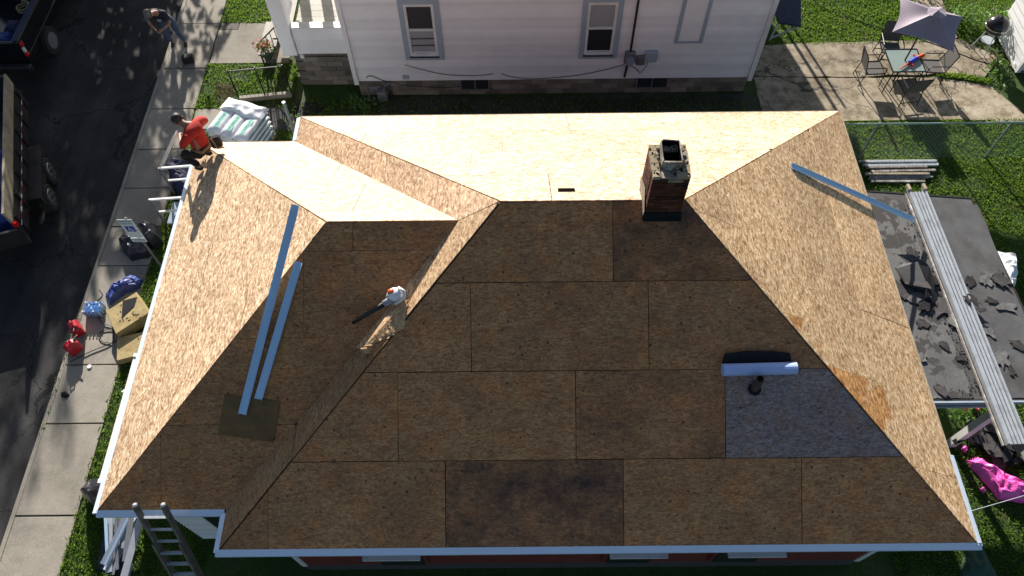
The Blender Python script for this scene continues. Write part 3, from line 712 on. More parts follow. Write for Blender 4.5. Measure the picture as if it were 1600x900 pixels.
MB().ball(P(609,463,.14), (.055,.03,.03), 10, 6, Mb).build('air_filter', M['greyplastic'], bl, smooth=True)
# felt and white roll by the vent pipe
rl = thing('flashing_roll', FM(1182,578), 'white roll of underlayment lying above the vent pipe', 'roll')
a, b = FM(1126,577)+nf*.09, FM(1240,574)+nf*.09
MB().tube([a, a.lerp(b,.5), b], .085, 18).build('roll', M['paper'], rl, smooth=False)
MB().tube([b-Vector((.01,0,0)), b+Vector((.004,0,0))], .05, 14).build('roll_core', M['black'], rl)
ft = MB(); q = [FM(1126,571)+nf*.03, FM(1236,569)+nf*.03, FM(1232,551)+nf*.05, FM(1205,548)+nf*.05, FM(1160,548)+nf*.05, FM(1131,552)+nf*.05]
ft.slab3(q, nf, .012).build('felt_sheet', M['felt'], label='black felt sheet lying against the white roll', cat='felt')
# ------------------------------------------------------------------ neighbouring white house
NY = 12.15
nb = thing('white_house', (5.1,14.5,0), 'white clapboard house with grey trimmed windows behind the roof', 'house')
MB().prism([(.12,NY+.03),(10.15,NY+.03),(10.15,19.9),(.12,19.9)], .53, 3.95).build('wall', M['siding'], nb)
lap_siding(.18, 10.09, NY, .54, 3.95, .112, M['siding'], nb)
MB().prism([(.17,NY+.06),(10.1,NY+.06),(10.1,19.8),(.17,19.8)], -.12, .529).build('foundation', M['found'], nb)
for i in range(3):
    for j in range(-1, 26):
        x0 = .2+j*.4+(i%2)*.2; x1 = min(x0+.392, 10.08); x0 = max(x0, .2)
        if x1-x0 > .05 and not any(a-.05 < (x0+x1)/2 < b+.05 and i > 0 for a, b in ((2.76,3.53),(7.26,8.08))):
            MB().box(((x0+x1)/2,NY+.05+random.uniform(-.004,.004),.08+i*.165), (x1-x0,.05,.158)).build('block', M['found'], nb)
MB().box((.15,NY-.02,2.2), (.11,.11,3.5)).build('corner_board', M['siding'], nb)
MB().box((10.12,NY-.02,2.2), (.11,.11,3.5)).build('corner_board', M['siding'], nb)
MB().add([(-.2,11.85,3.95),(10.45,11.85,3.95),(10.45,20.2,3.95),(-.2,20.2,3.95),(2.2,16,5.85),(8.1,16,5.85)], [(0,1,5,4),(1,2,5),(2,3,4,5),(3,0,4),(3,2,1,0)]).build('roof', M['scrapdark'], nb)
def win(x0, x1, zb, zt, lower_screen):
    cx = (x0+x1)/2
    w = MB(); tw = .12
    for (c, d) in (((x0+tw/2,NY-.045,(zb+zt)/2),(tw,.06,zt-zb)), ((x1-tw/2,NY-.045,(zb+zt)/2),(tw,.06,zt-zb)), ((cx,NY-.045,zb+.06),(x1-x0-.245,.07,.12)), ((cx,NY-.045,zt-.06),(x1-x0-.245,.06,.12))): w.box(c, d)
    w = w.build('window', M['trimgrey'], nb)
    mb = MB(); a, b = x0+tw, x1-tw; zc = (zb+zt)/2+.02
    for (c, d) in (((a+.03,NY-.038,(zb+zt)/2),(.06,.05,zt-zb-.25)), ((b-.03,NY-.038,(zb+zt)/2),(.06,.05,zt-zb-.25)), ((cx,NY-.04,zb+.16),(b-a-.12,.06,.075)), ((cx,NY-.037,zc),(b-a-.12,.05,.055)), ((cx,NY-.038,zt-.16),(b-a-.12,.05,.07))): mb.box(c, d)
    mb.build('sash', M['white'], w)
    MB().box((cx,NY-.026,(zb+.2+zc)/2), (b-a-.13,.012,zc-zb-.24)).build('pane', M['glass'] if lower_screen else M['blind'], w)
    MB().box((cx,NY-.026,(zc+zt-.2)/2), (b-a-.13,.012,zt-zc-.24)).build('pane', M['blind'] if lower_screen else M['screen'], w)
    MB().box((cx,NY-.06,zb+.1), (b-a+.04,.09,.025)).build('sill', M['black'], w)
    if not lower_screen:
        MB().box((cx,NY-.03,zb+.42), (b-a-.14,.02,.03)).box((cx,NY-.03,zb+.62), (b-a-.14,.02,.03)).build('sash_rail', M['screen'], w)
win(1.50, 2.43, 1.24, 2.98, False); win(5.73, 6.66, 1.23, 2.98, True)
t_ = MB()
for (c, d) in (((8.045,NY-.03,2.4),(.09,.03,1.52)), ((8.635,NY-.03,2.4),(.09,.03,1.52)), ((8.34,NY-.03,1.67),(.50,.03,.05))): t_.box(c, d)
t_ = t_.build('blanked_window', M['trimgrey'], nb); MB().box((8.34,NY-.024,2.43), (.5,.02,1.46)).build('infill_panel', M['siding'], t_)
for x0, x1 in ((2.76,3.53),(7.26,8.08)):
    w = MB(); cx = (x0+x1)/2
    w.box((cx,NY+.02,.17),(x1-x0,.06,.035)).box((x0+.02,NY+.02,.34),(.035,.06,.3)).box((x1-.02,NY+.02,.34),(.035,.06,.3)).box((cx,NY+.02,.34),(.03,.06,.3))
    w = w.build('basement_window', M['conduit'], nb); MB().box((cx,NY+.028,.34),(x1-x0-.08,.03,.29)).build('pane', M['glass'], w)
# electric service
em = thing('electric_meter', (6.97,NY,1.1), 'round electric meter on a dark base with conduit up the white wall', 'meter')
MB().box((6.98,NY-.08,1.27), (.26,.12,.34)).build('meter_base', M['conduit'], em, bevel=.03)
MB().tube([(6.98,NY-.13,1.24),(6.98,NY-.25,1.24)], .10, 16).build('meter_dial', M['greyplastic'], em)
MB().tube([(6.98,NY-.07,1.4),(6.97,NY-.07,3.9)], .028, 8).build('conduit', M['black'], em)
MB().tube([(6.96,NY-.06,1.1),(6.93,NY-.06,.62)], .03, 8).build('conduit', M['black'], em)
b_ = MB().box((7.26,NY-.07,1.16), (.22,.10,.26)).build('junction_box', M['conduit'], label='small grey junction box next to the electric meter', cat='utility box', bevel=.02)
b_ = MB().box((7.50,NY-.08,1.29), (.32,.12,.34)).build('junction_box', M['trimgrey'], label='larger rounded grey utility box at the right of the meter', cat='utility box', bevel=.05)
def cable(pts, r, label, m_='black', cat='cable'):
    pts = [Vector(p) for p in pts]; fine = []
    for i in range(len(pts)-1):
        p0, p1, p2, p3 = pts[max(i-1,0)], pts[i], pts[i+1], pts[min(i+2,len(pts)-1)]
        for k in range(6):
            t = k/6; fine.append(.5*((2*p1)+(p2-p0)*t+(2*p0-5*p1+4*p2-p3)*t*t+(3*p1-p0-3*p2+p3)*t**3))
    fine.append(pts[-1])
    return MB().tube(fine, r, 6).build('cable', M[m_], label=label, cat=cat, smooth=True)
W_ = lambda px, py: GY(px, py, NY-.06)
cable([W_(632,101),W_(660,109),W_(700,117),W_(750,118),W_(771,115)], .008, 'thin black cable sagging below the left window of the white house')
cable([W_(572,122),W_(580,119),W_(600,126),W_(640,134),W_(690,137),W_(720,135)], .009, 'black cable looped along the block foundation')
cable([W_(783,115),W_(805,121),W_(840,123),W_(900,118),W_(950,108),W_(975,101)], .008, 'black cable running left from the electric meter')
cable([W_(982,102),W_(992,106),W_(1000,114)], .008, 'short black cable from meter to wall socket')
cable([W_(1012,95),W_(1010,103),W_(1001,114)], .007, 'short black cable hanging from the larger utility box')
# gas meter
gm = thing('gas_meter', (.65,NY-.2,0), 'grey gas meter with pipes at the foot of the white wall', 'meter')
MB().box((.78,NY-.22,.24), (.26,.18,.30)).build('meter_body', M['conduit'], gm, bevel=.03)
MB().tube([(.42,NY-.15,-.02),(.42,NY-.15,.45),(.66,NY-.2,.46),(.70,NY-.2,.38)], .022, 8).build('pipe', M['conduit'], gm)
MB().tube([(.86,NY-.2,.38),(.86,NY-.2,.52),(1.0,NY-.1,.52),(1.0,NY+.05,.52)], .022, 8).build('pipe', M['conduit'], gm)
MB().tube([(.55,NY-.18,.46),(.55,NY-.18,.40)], .07, 12).build('regulator', M['conduit'], gm)
MB().box((1.42,NY-.03,.66),(.16,.03,.12)).build('dryer_vent', M['trimgrey'], label='small square vent low on the white wall', cat='vent')
mb = MB(); leafclump(mb, (.45,NY-.5,.12), (.5,.3,.18), 200, .05); leafclump(mb, (.05,NY-.3,.2), (.2,.2,.25), 80, .05)
mb.build('weed_clump', M['weed'], kind='stuff', label='green weeds growing round the gas meter', cat='weeds')
# neighbour's porch
pr_ = thing('front_porch', (-.8,13.6,0), 'white porch with half wall and column on the left of the white house', 'porch')
lap_siding(-1.20, .07, 12.42, 1.20, 1.98, .11, M['siding'], pr_)
MB().box((-.565,12.50,1.60), (1.27,.10,.78)).build('half_wall', M['siding'], pr_)
MB().box((-.565,12.46,2.0), (1.30,.20,.035)).build('rail_cap', M['white'], pr_)
for j in range(13):
    MB().box((-.66,12.66+j*.235,1.22), (1.5,.228,.05)).build('floor_board', M['porchfloor'], pr_)
MB().box((-1.38,12.48,2.6), (.34,.30,2.8)).build('column', M['siding'], pr_)
MB().box((-1.12,12.40,1.14), (.09,.08,.12)).build('drain_stub', M['white'], pr_)
for g_ in (G(479,25,1.25), G(514,25,1.25)): MB().box((g_.x-.231*(15.75-g_.y),15.75,2.45), (.23,.2,2.5)).build('column', M['siding'], pr_)
MB().box((-.7,14.1,4.0), (1.9,3.7,.12)).build('porch_roof', M['scrapdark'], pr_)
MB().prism([(-1.4,12.62),(.1,12.62),(.1,15.7),(-1.4,15.7)], -.1, 1.0).build('foundation', M['found'], pr_)
for i in range(6):
    for j in range(4):
        x0 = -1.4+j*.4+(i%2)*.2; x1 = min(x0+.39,.1)
        if x1-x0 > .05: MB().box(((x0+x1)/2,12.60,.08+i*.155), (x1-x0,.05,.148)).build('block', M['found'], pr_)
for k in range(4): MB().box((-1.70-.27*k,14.1,1.05-.27*k), (.28,1.3,.06)).build('step', M['porchfloor'], pr_)
MB().box((-1.62,13.45,1.62), (.06,1.5,.7)).build('half_wall', M['siding'], pr_)
ir = thing('iron_railing', (-2.0,13.1,0), 'black iron stair railing beside the flower pot', 'railing')
MB().bar((-1.55,13.0,1.75),(-2.45,13.15,.85),.03).build('handrail', M['black'], ir); MB().bar((-1.55,13.0,1.2),(-2.45,13.15,.3),.02).build('lower_rail', M['black'], ir)
for k in range(7):
    t = k/6; MB().bar((-1.55-.9*t,13+.15*t,1.75-.9*t),(-1.55-.9*t,13+.15*t,1.2-.9*t if k < 6 else 0),.016 if k < 6 else .035).build('baluster', M['black'], ir)
def flowers(mb, c, r, n, s): leafclump(mb, c, r, n, s, .9)
fp = thing('flower_pot', G(412,92), 'dark pot of pink flowers on an iron stand by the porch', 'flower pot')
c = GY(414,80,12.95); c = Vector((-2.15,12.85,.92))
MB().tube([c-Vector((0,0,.28)), c-Vector((0,0,.14)), c], [.07,.15,.19], 12).build('pot', M['clay'], fp)
mb = MB(); leafclump(mb, c+Vector((0,0,.12)), (.22,.22,.16), 130, .05); mb.build('foliage', M['weed'], fp)
mb = MB(); leafclump(mb, c+Vector((0,0,.20)), (.30,.28,.12), 120, .035); mb.build('blossoms', M['pinkflower'], fp)
mb = MB(); 
for a in (0,2.1,4.2): mb.tube([c+Vector((.1*math.cos(a),.1*math.sin(a),-.25)), Vector((c.x+.2*math.cos(a),c.y+.2*math.sin(a),0))], .014, 6)
mb.build('stand', M['black'], fp)
mb = MB(); leafclump(mb, (-1.62,14.95,1.95), (.16,.16,.14), 90, .05); o = mb.build('flower_basket', M['redflower'], label='red flower basket at the far side of the porch', cat='flowers')
# dark awning on the right end of the white house
aw = thing('door_awning', (10.5,12.3,0), 'dark flat awning at the right end of the white house', 'awning')
MB().slab3([(10.2,11.78,2.46),(10.76,11.80,2.34),(10.98,12.9,2.34),(10.2,12.9,2.46)], (0,0,1), .05).build('awning_sheet', M['navy'], aw)
MB().bar((10.2,11.8,2.44),(10.2,11.9,1.9),.03).bar((10.7,11.83,2.33),(10.2,11.9,1.95),.03).build('bracket', M['trimgrey'], aw)
for i, x in enumerate((11.02,11.25)):
    MB().tube([(x,17.2+.15*i,-.02),(x,17.2+.15*i,2.4)], .05-.012*i, 8).build('unseen_post', M['conduit'], label=['thicker','thinner'][i]+' unseen post beyond the patio, inferred from its shadow', cat='post')  # posts out of view, placed for the two shadow lines on the patio
# ------------------------------------------------------------------ garden furniture
TC = Vector((14.06,12.47,0))
tb = thing('garden_table', TC, 'square frosted glass patio table under the umbrella', 'table')
hs = .41
MB().box(TC+Vector((0,0,.715)), (2*hs-.03,2*hs-.03,.008)).build('tabletop', M['tableglass'], tb)
mb = MB()
for a, b in (((-1,-1),(1,-1)),((1,-1),(1,1)),((1,1),(-1,1)),((-1,1),(-1,-1))): mb.bar(TC+Vector((a[0]*hs,a[1]*hs,.715)), TC+Vector((b[0]*hs,b[1]*hs,.715)), .022, .03)
mb.build('table_frame', M['bronze'], tb)
for sx in (-1,1):
    for sy in (-1,1): MB().tube([TC+Vector((sx*hs*.9,sy*hs*.9,.70)), TC+Vector((sx*hs*.98,sy*hs*.98,.0))], .014, 6).build('leg', M['bronze'], tb)
def make_chair():
    t = thing('garden_chair', (0,0,0), 'x', 'chair', 'sling chairs around the patio table')
    MB().add([(-.22,-.22,.41),(.22,-.22,.41),(.22,.22,.43),(-.22,.22,.43),(-.22,-.22,.40),(.22,-.22,.40),(.22,.22,.42),(-.22,.22,.42)],[(0,1,2,3),(7,6,5,4),(0,4,5,1),(1,5,6,2),(2,6,7,3),(3,7,4,0)]).build('seat', M['sling'], t, local=True)
    MB().add([(-.22,-.24,.43),(.22,-.24,.43),(.21,-.36,.92),(-.21,-.36,.92),(-.22,-.25,.43),(.22,-.25,.43),(.21,-.37,.92),(-.21,-.37,.92)],[(0,1,2,3),(7,6,5,4),(0,4,5,1),(1,5,6,2),(2,6,7,3),(3,7,4,0)]).build('backrest', M['sling'], t, local=True)
    for s in (-1,1):
        MB().tube([(s*.25,.24,0),(s*.25,.23,.60),(s*.25,.18,.63),(s*.25,-.28,.62)], .013, 6).build('arm_frame', M['bronze'], t, local=True)
        MB().tube([(s*.25,-.30,0),(s*.235,-.24,.42),(s*.225,-.375,.94)], .013, 6).build('back_post', M['bronze'], t, local=True)
        MB().bar((s*.235,-.24,.41),(s*.235,.24,.43),.022).build('seat_rail', M['bronze'], t, local=True)
    MB().bar((-.22,-.372,.935),(.22,-.372,.935),.02).build('top_rail', M['bronze'], t, local=True)
    MB().bar((-.24,.235,.42),(.24,.235,.42),.02).bar((-.24,-.28,.12),(.24,-.28,.12),.018).build('stretcher', M['bronze'], t, local=True)
    return t
ch0 = make_chair()
spec = [((13.38,12.52), -90, 'grey sling chair on the left side of the glass table'), ((14.92,12.55), 90, 'grey sling chair on the right side of the glass table'),
        ((14.14,11.86), 8, 'grey sling chair on the near side of the glass table'), ((14.02,13.28), 172, 'grey sling chair behind the glass table, under the umbrella edge')]
for i, (p, a, lb) in enumerate(spec):
    c_ = ch0 if i == 0 else copy_tree(ch0); c_.location = (p[0],p[1],.016); c_.rotation_euler.z = R(a); c_['label'] = lb
um = thing('patio_umbrella', TC, 'tilted square mauve patio umbrella over the glass table', 'umbrella')
ap = TC+Vector((.03,.05,2.38))
cor = [G(1406,-4,2.16), G(1394,50,1.98), G(1490,81,1.86), G(1504,26,2.06)]
ap = G(1464,19,2.42)
MB().tube([TC+Vector((0,0,.02)), TC+Vector((0,0,1.5)), ap-Vector((0,0,.05))], .02, 8).build('pole', M['bronze'], um)
mb = MB(); n_ = 8
for i in range(4):
    a, b = cor[i], cor[(i+1)%4]; vs = []; fs = []
    for k in range(n_+1):
        t = k/n_; e = a.lerp(b, t); mid = (cor[0]+cor[2])/2
        e = e+(ap-e)*.09*math.sin(math.pi*t)
        for j in range(n_+1):
            s = j/n_; p = ap.lerp(e, s); p = p+Vector((0,0,-.10*math.sin(math.pi*s)*math.sin(math.pi*t))); vs.append(p)
    for k in range(n_):
        for j in range(n_): fs.append((k*(n_+1)+j,k*(n_+1)+j+1,(k+1)*(n_+1)+j+1,(k+1)*(n_+1)+j))
    MB().add(vs, fs).build('canopy_panel', M['canopy'], um, smooth=True)
for i in range(4): MB().bar(ap-Vector((0,0,.03)), cor[i]-Vector((0,0,.015)), .012).build('rib', M['bronze'], um)
mb = MB()
for i in range(8):
    a = i*.785; mb.add([ap+Vector((0,0,.07)), ap+Vector((.22*math.cos(a),.22*math.sin(a),-.02+.03*(i%2))), ap+Vector((.22*math.cos(a+.7),.22*math.sin(a+.7),-.02+.03*((i+1)%2)))], [(0,1,2)])
mb.build('vent_cap', M['canopy'], um)
tg = thing('toy_gun', (14.15,12.35,.72), 'red and blue plastic toy water gun on the glass table', 'toy')
q0, q1, q2, q3 = (G(1406,108,.75), G(1421,98,.76), G(1432,91,.76), G(1443,86,.76))
MB().tube([q0,q1], [.012,.03], 8).build('barrel', M['toyred'], tg); MB().tube([q1,q2], [.055,.06], 8).build('tank', M['toyblue'], tg)
MB().tube([q2,q3], [.045,.05], 8).build('stock', M['orange'], tg); MB().bar(q1, q1+Vector((.06,-.10,0)), .04).bar(q2, q2+Vector((-.03,.12,.0)), .04).build('grip', M['toyred'], tg)
gr = thing('kettle_grill', (16.85,13.75,0), 'black round kettle barbecue next to the white garage', 'barbecue')
gc = G(1558,40,.82)
MB().ball(gc, (.29,.29,.25), 18, 10).build('kettle', M['truck'], gr, smooth=True)
MB().tube([gc+Vector((0,0,.24)), gc+Vector((.0,.0,.30))], .03, 8).build('lid_handle', M['black'], gr)
MB().tube([gc+Vector((0,0,-.01)), gc+Vector((0,0,.012))], .298, 22).build('rim', M['chrome'], gr)
for a in (.5,2.6,4.7): MB().tube([gc+Vector((.14*math.cos(a),.14*math.sin(a),-.18)), Vector((gc.x+.27*math.cos(a),gc.y+.27*math.sin(a),.0))], .014, 6).build('leg', M['alu'], gr)
MB().tube([Vector((gc.x,gc.y,.36)),Vector((gc.x,gc.y,.345))], .17, 16).build('ash_pan', M['alu'], gr)
cable([G(1270,4,.02),G(1300,17,.02),G(1340,32,.02),G(1388,48,.02),G(1440,62,.02),G(1490,80,.02),G(1520,92,.02),G(1550,101,.02)], .012, 'thin black line across the lawn and patio behind the umbrella', cat='hose')  # dark line drawn as a thin tube along the ground
# white garage on the right
ga = thing('white_garage', (18.5,13.5,0), 'white boarded garage wall at the right edge beside the barbecue', 'garage')
g0 = G(1590,113); g1 = G(1564,56)
gx = 17.36
MB().prism([(gx,12.72),(21,12.72),(21,14.32),(gx,14.32)], .12, 2.4).build('wall', M['siding'], ga)
z = .14
while z < 2.4:
    MB().add([(gx-.028,12.70,z),(gx-.028,14.33,z),(gx-.008,14.33,z+.19),(gx-.008,12.70,z+.19),(gx,12.70,z),(gx,14.33,z),(gx,14.33,z+.19),(gx,12.70,z+.19)],[(1,0,3,2),(0,1,5,4),(2,3,7,6),(0,4,7,3),(1,2,6,5)]).build('siding_board', M['siding'], ga); z += .18
MB().box((gx-.02,12.70,1.25),(.1,.1,2.3)).build('corner_board', M['white'], ga); MB().box((gx-.03,13.52,.10),(.05,1.66,.09)).build('base_board', M['white'], ga)
MB().prism([(gx+.03,12.75),(21,12.75),(21,14.3),(gx+.03,14.3)], -.1, .119).build('foundation', M['found'], ga)
MB().add([(gx-.2,12.5,2.4),(21.2,12.5,2.4),(21.2,14.5,2.4),(gx-.2,14.5,2.4),(gx-.2,13.5,3.0),(21.2,13.5,3.0)],[(0,1,5,4),(2,3,4,5),(0,4,3),(1,2,5),(3,2,1,0)]).build('roof', M['scrapdark'], ga)
rnd = random.Random(3)
for i, (c, r, n, lb) in enumerate([((16.6,14.75,.25),(.7,.35,.25),260,'leafy green shrub behind the kettle barbecue'), ((17.15,14.3,.45),(.3,.4,.4),200,'light green climber on the garage wall'), ((16.95,12.9,.12),(.28,.4,.15),120,'low weeds at the foot of the garage'), ((15.95,15.9,.3),(.5,.4,.3),150,'dark shrub at the top of the garden path')]):
    mb = MB(); leafclump(mb, c, r, n, .06, .8, rnd); o = thing('shrub', (c[0],c[1],0), lb, 'shrub'); mb.build('foliage', M['weed'] if i < 3 else M['leaf'], o)
    mb = MB()
    for k in range(6): mb.tube([(c[0]+rnd.uniform(-.1,.1),c[1]+rnd.uniform(-.1,.1),-.02),(c[0]+rnd.uniform(-r[0],r[0])*.7,c[1]+rnd.uniform(-r[1],r[1])*.7,c[2]+r[2]*.6)], .008, 5)
    mb.build('stems', M['bark'], o)
for i in range(9):
    a = G(1525+rnd.uniform(0,45), 62+rnd.uniform(0,45)); d = Vector((rnd.uniform(-.3,.3), rnd.uniform(-.3,.3), .05))
    MB().tube([a+Vector((0,0,.03)), a+d*.5+Vector((0,0,.08)), a+d], .012, 5).build('dead_branch', M['bark'], label='dry fallen branch below the barbecue', cat='branch', group='dry branches below the barbecue')
bk = MB(); leafclump(bk, (gx-.55,12.55,.08), (.35,.6,.1), 90, .05, .8, rnd); bk.build('weed_clump', M['weed'], kind='stuff', label='weeds along the patio edge near the garage corner', cat='weeds')
# ------------------------------------------------------------------ chain link fence (right)
FY = 9.83; FX0, FX1, FH = 12.0, 17.6, 1.22
fe = thing('chain_link_fence', ((FX0+FX1)/2,FY,0), 'long chain link fence between the patio and the lawn', 'fence')
MB().tube([(FX0-1.6,FY,FH),(FX1,FY,FH)], .021, 8).build('top_rail', M['greenmesh'], fe)
for x in (10.5,12.53,15.6,18.4)[1:3]+(FX1,): MB().tube([(x,FY+.03,-.05),(x,FY+.03,FH+.02)], .026, 8).build('post', M['conduit'], fe)
mb = MB(); s = .09; n = int((FX1-FX0+1.6)/s)+16
for k in range(-16, n):
    for sg in (1,-1):
        x0 = FX0-1.6+k*s; x1 = x0+sg*FH
        a, b = Vector((x0,FY,.03)), Vector((x1,FY,FH))
        lo, hi = FX0-1.6, FX1
        if min(x0,x1) < lo or max(x0,x1) > hi:
            if max(x0,x1) < lo or min(x0,x1) > hi: continue
            def cutx(p, q, X): return p.lerp(q, (X-p.x)/(q.x-p.x))
            if a.x < lo: a = cutx(a,b,lo)
            if b.x < lo: b = cutx(a,b,lo)
            if a.x > hi: a = cutx(a,b,hi)
            if b.x > hi: b = cutx(a,b,hi)
        mb.tube([a+Vector((0,.003*sg,0)), b+Vector((0,.003*sg,0))], .0028, 3, False)
mb.build('wire_mesh', M['greenmesh'], fe, kind='stuff')
lf = thing('chain_link_fence', (-2.3,12.0,0), 'short low fence with a pale kerb left of the white house', 'fence')
fa, fb = Vector((-2.95,12.02,0)), Vector((-1.62,12.18,0))
MB().bar(fa+Vector((0,0,.06)), fb+Vector((0,0,.06)), .10, .14).build('kerb_stone', M['walk'], lf)
MB().tube([fa+Vector((0,0,1.0)), fb+Vector((0,0,1.0))], .016, 6).build('top_rail', M['black'], lf)
for t in (0,.5,1): p = fa.lerp(fb,t); MB().tube([p, p+Vector((0,0,1.05))], .02, 6).build('post', M['black'], lf)
mb = MB()
for k in range(14): p = fa.lerp(fb,k/13); mb.tube([p+Vector((0,0,.1)), p+Vector((0,0,1.0))], .005, 4, False)
for k in range(6): mb.tube([fa+Vector((0,0,.2+k*.15)), fb+Vector((0,0,.2+k*.15))], .004, 4, False)
mb.build('wire_mesh', M['black'], lf, kind='stuff')
p = G(462,212); MB().tube([p, p+Vector((-.0,0,1.15))], .045, 8).build('fence_post', M['alu'], label='pale leaning post at the back left corner of the roof', cat='post')
MB().tube([(-.10,7.9,3.22),(-.12,7.85,2.9),(-.42,7.6,2.7),(-.42,7.6,.1)], .04, 8).build('downspout', M['white'], house)
# ------------------------------------------------------------------ lumber
rnd = random.Random(12)
for i in range(11):
    y = 9.12+.062*i+rnd.uniform(-.01,.01); x0 = 12.45+rnd.uniform(0,.25); x1 = 14.45-.06*(10-i)*.6-rnd.uniform(0,.3); z = .03+(.055 if i in (3,4,6,7,9) else 0)
    MB().bar((x0,y,z),(x1,y+rnd.uniform(-.03,.03),z), .055, .045).build('lumber_board', [M['greywood'],M['bareply'],M['alu']][rnd.choice((0,0,1,2))], label='weathered board, %s counting towards the fence, in the stack by the chain link fence' % ('first second third fourth fifth sixth seventh eighth ninth tenth eleventh'.split()[i]), cat='board', group='boards stacked along the fence')
# ------------------------------------------------------------------ flat shed roof on the right
SZ = 2.6
sh = thing('flat_roof_shed', (11.9,4.6,0), 'flat roofed lean-to with torn grey roofing at the right of the house', 'shed')
sp_ = [(10.72,2.43),(12.98,2.43),(12.98,4.2),(12.86,6.58),(10.72,6.80)]
MB().prism(sp_, SZ-.10, SZ).build('roof_deck', M['rolled'], sh)
for i, (a, b) in enumerate(((10.72,11.2),(11.21,11.56),(11.99,12.93))):
    MB().prism(wob([(a,2.47),(b,2.47),(b,6.56-.08*i),(a,6.70-.05*i)], 9, .012, 20+i), SZ+.001, SZ+.010+.002*i).build('roofing_sheet', M['torn'] if i < 2 else M['rolled'], sh)
mb = MB()
for (a, b) in zip(sp_, sp_[1:]+sp_[:1]): mb.bar((a[0],a[1],SZ-.05),(b[0],b[1],SZ-.05),.03,.12)
mb.build('roof_edge', M['scrapdark'], sh)
MB().bar((10.7,2.40,SZ-.03),(13.0,2.40,SZ-.03),.03,.10).build('fascia', M['trimgrey'], sh)
MB().bar((10.7,2.62,1.9),(12.5,2.62,1.9),.05,.07).build('beam', M['trimgrey'], sh)
MB().box((12.51,2.62,1.2), (.13,.13,2.55)).build('post', M['white'], sh)
MB().box((12.51,6.3,1.2), (.13,.13,2.55)).build('post', M['white'], sh)
MB().prism([(10.5,2.9),(10.6,2.9),(10.6,6.5),(10.5,6.5)], 0, 2.45).build('back_wall', M['siding'], sh)
def scrap(px, py, r, z, m_, seed, label, group, hb=.012, tilt=.1, n=15, sx=1.0):
    rr = random.Random(seed); c = G(px, py, z); a0 = rr.uniform(0,6.28)
    pts = []
    for i in range(n):
        a = 2*math.pi*i/n; q = r*rr.uniform(.5,1.15); x, y = q*math.cos(a)*sx, q*math.sin(a)*.65
        pts.append((x*math.cos(a0)-y*math.sin(a0), x*math.sin(a0)+y*math.cos(a0)))
    tx, ty = rr.uniform(-tilt,tilt), rr.uniform(-tilt,tilt)
    lift = max(-(tx*p[0]+ty*p[1]) for p in pts)
    vs = [(c.x+p[0], c.y+p[1], c.z+lift+.004+tx*p[0]+ty*p[1]+rr.uniform(0,.012)) for p in pts]; k = len(vs)
    return MB().add([Vector(v) for v in vs]+[Vector(v)+Vector((0,0,hb)) for v in vs], [tuple(range(k-1,-1,-1)),tuple(range(k,2*k))]+[(i,(i+1)%k,k+(i+1)%k,k+i) for i in range(k)]).build('shingle_scrap', M[m_], label=label, cat='shingle scrap', group=group)
LB = 'torn dark shingle scrap on the flat shed roof'; GBR = 'torn scraps on the flat roof'
for i, (px, py, r) in enumerate([(1540,437,.20),(1560,428,.13),(1515,440,.16),(1573,480,.2),(1548,470,.12),(1590,540,.17),(1565,560,.2),(1480,455,.22),(1470,480,.26),(1490,500,.2),(1440,505,.16),(1470,610,.17),(1430,465,.2),(1500,560,.1),(1530,600,.1),(1545,520,.14),(1475,540,.12),(1580,580,.12),(1440,560,.13)]):
    scrap(px, py, r, SZ+.015, 'scrapdark' if i % 3 else 'scrapgrey', 100+i, LB, GBR, .005, .025)
for i, (px, py, r) in enumerate([(1412,455,.26),(1450,478,.2),(1425,396,.16),(1456,440,.2),(1562,440,.2)]):
    scrap(px, py, r, SZ+.012, 'felt' if i % 2 else 'scrapdark', 200+i, ['big black felt scrap on the flat roof close to the house eave','big black felt scrap on the flat roof right of the plank'][px > 1495], 'big felt scraps, '+('house side' if px < 1495 else 'far side'), .006, .12, 17, 1.2)
# big curled felt flaps beside the eave
for i, (q, lb, m_) in enumerate([([(1402,398),(1425,398),(1448,412),(1452,418),(1420,412)], 'upper curled flap of grey roofing beside the eave', 'scrapgrey'),
                      ([(1400,420),(1412,412),(1434,410),(1446,440),(1430,446),(1412,444)], 'pale grey roofing piece lying across the torn flap', 'rolled'),
                      ([(1398,418),(1414,444),(1450,458),(1456,452),(1448,440),(1415,440)], 'lower dark curled flap of torn roofing', 'scrapdark'),
                      ([(1436,415),(1452,417),(1460,440),(1458,462),(1445,465),(1448,440)], 'black folded felt strip by the aluminium plank', 'felt')]):
    pts = [G(x,y,SZ+.06+.03*((k*7+i)%4)) for k,(x,y) in enumerate(q)]
    MB().slab3(pts[::-1], (0,0,1), .012).build('roofing_flap', M[m_], label=lb, cat='roofing scrap')
rnd = random.Random(5)
mb = MB()
for k in range(260):
    t = rnd.random(); x = 11.58+.2*t+rnd.gauss(0,.10); y = 6.4-4.0*rnd.random()
    mb.ball((min(max(x,10.8),12.9),y,SZ+.02), (rnd.uniform(.006,.025),rnd.uniform(.006,.025),.008), 5, 3)
mb.build('roof_grit', M['scrapdark'], kind='stuff')
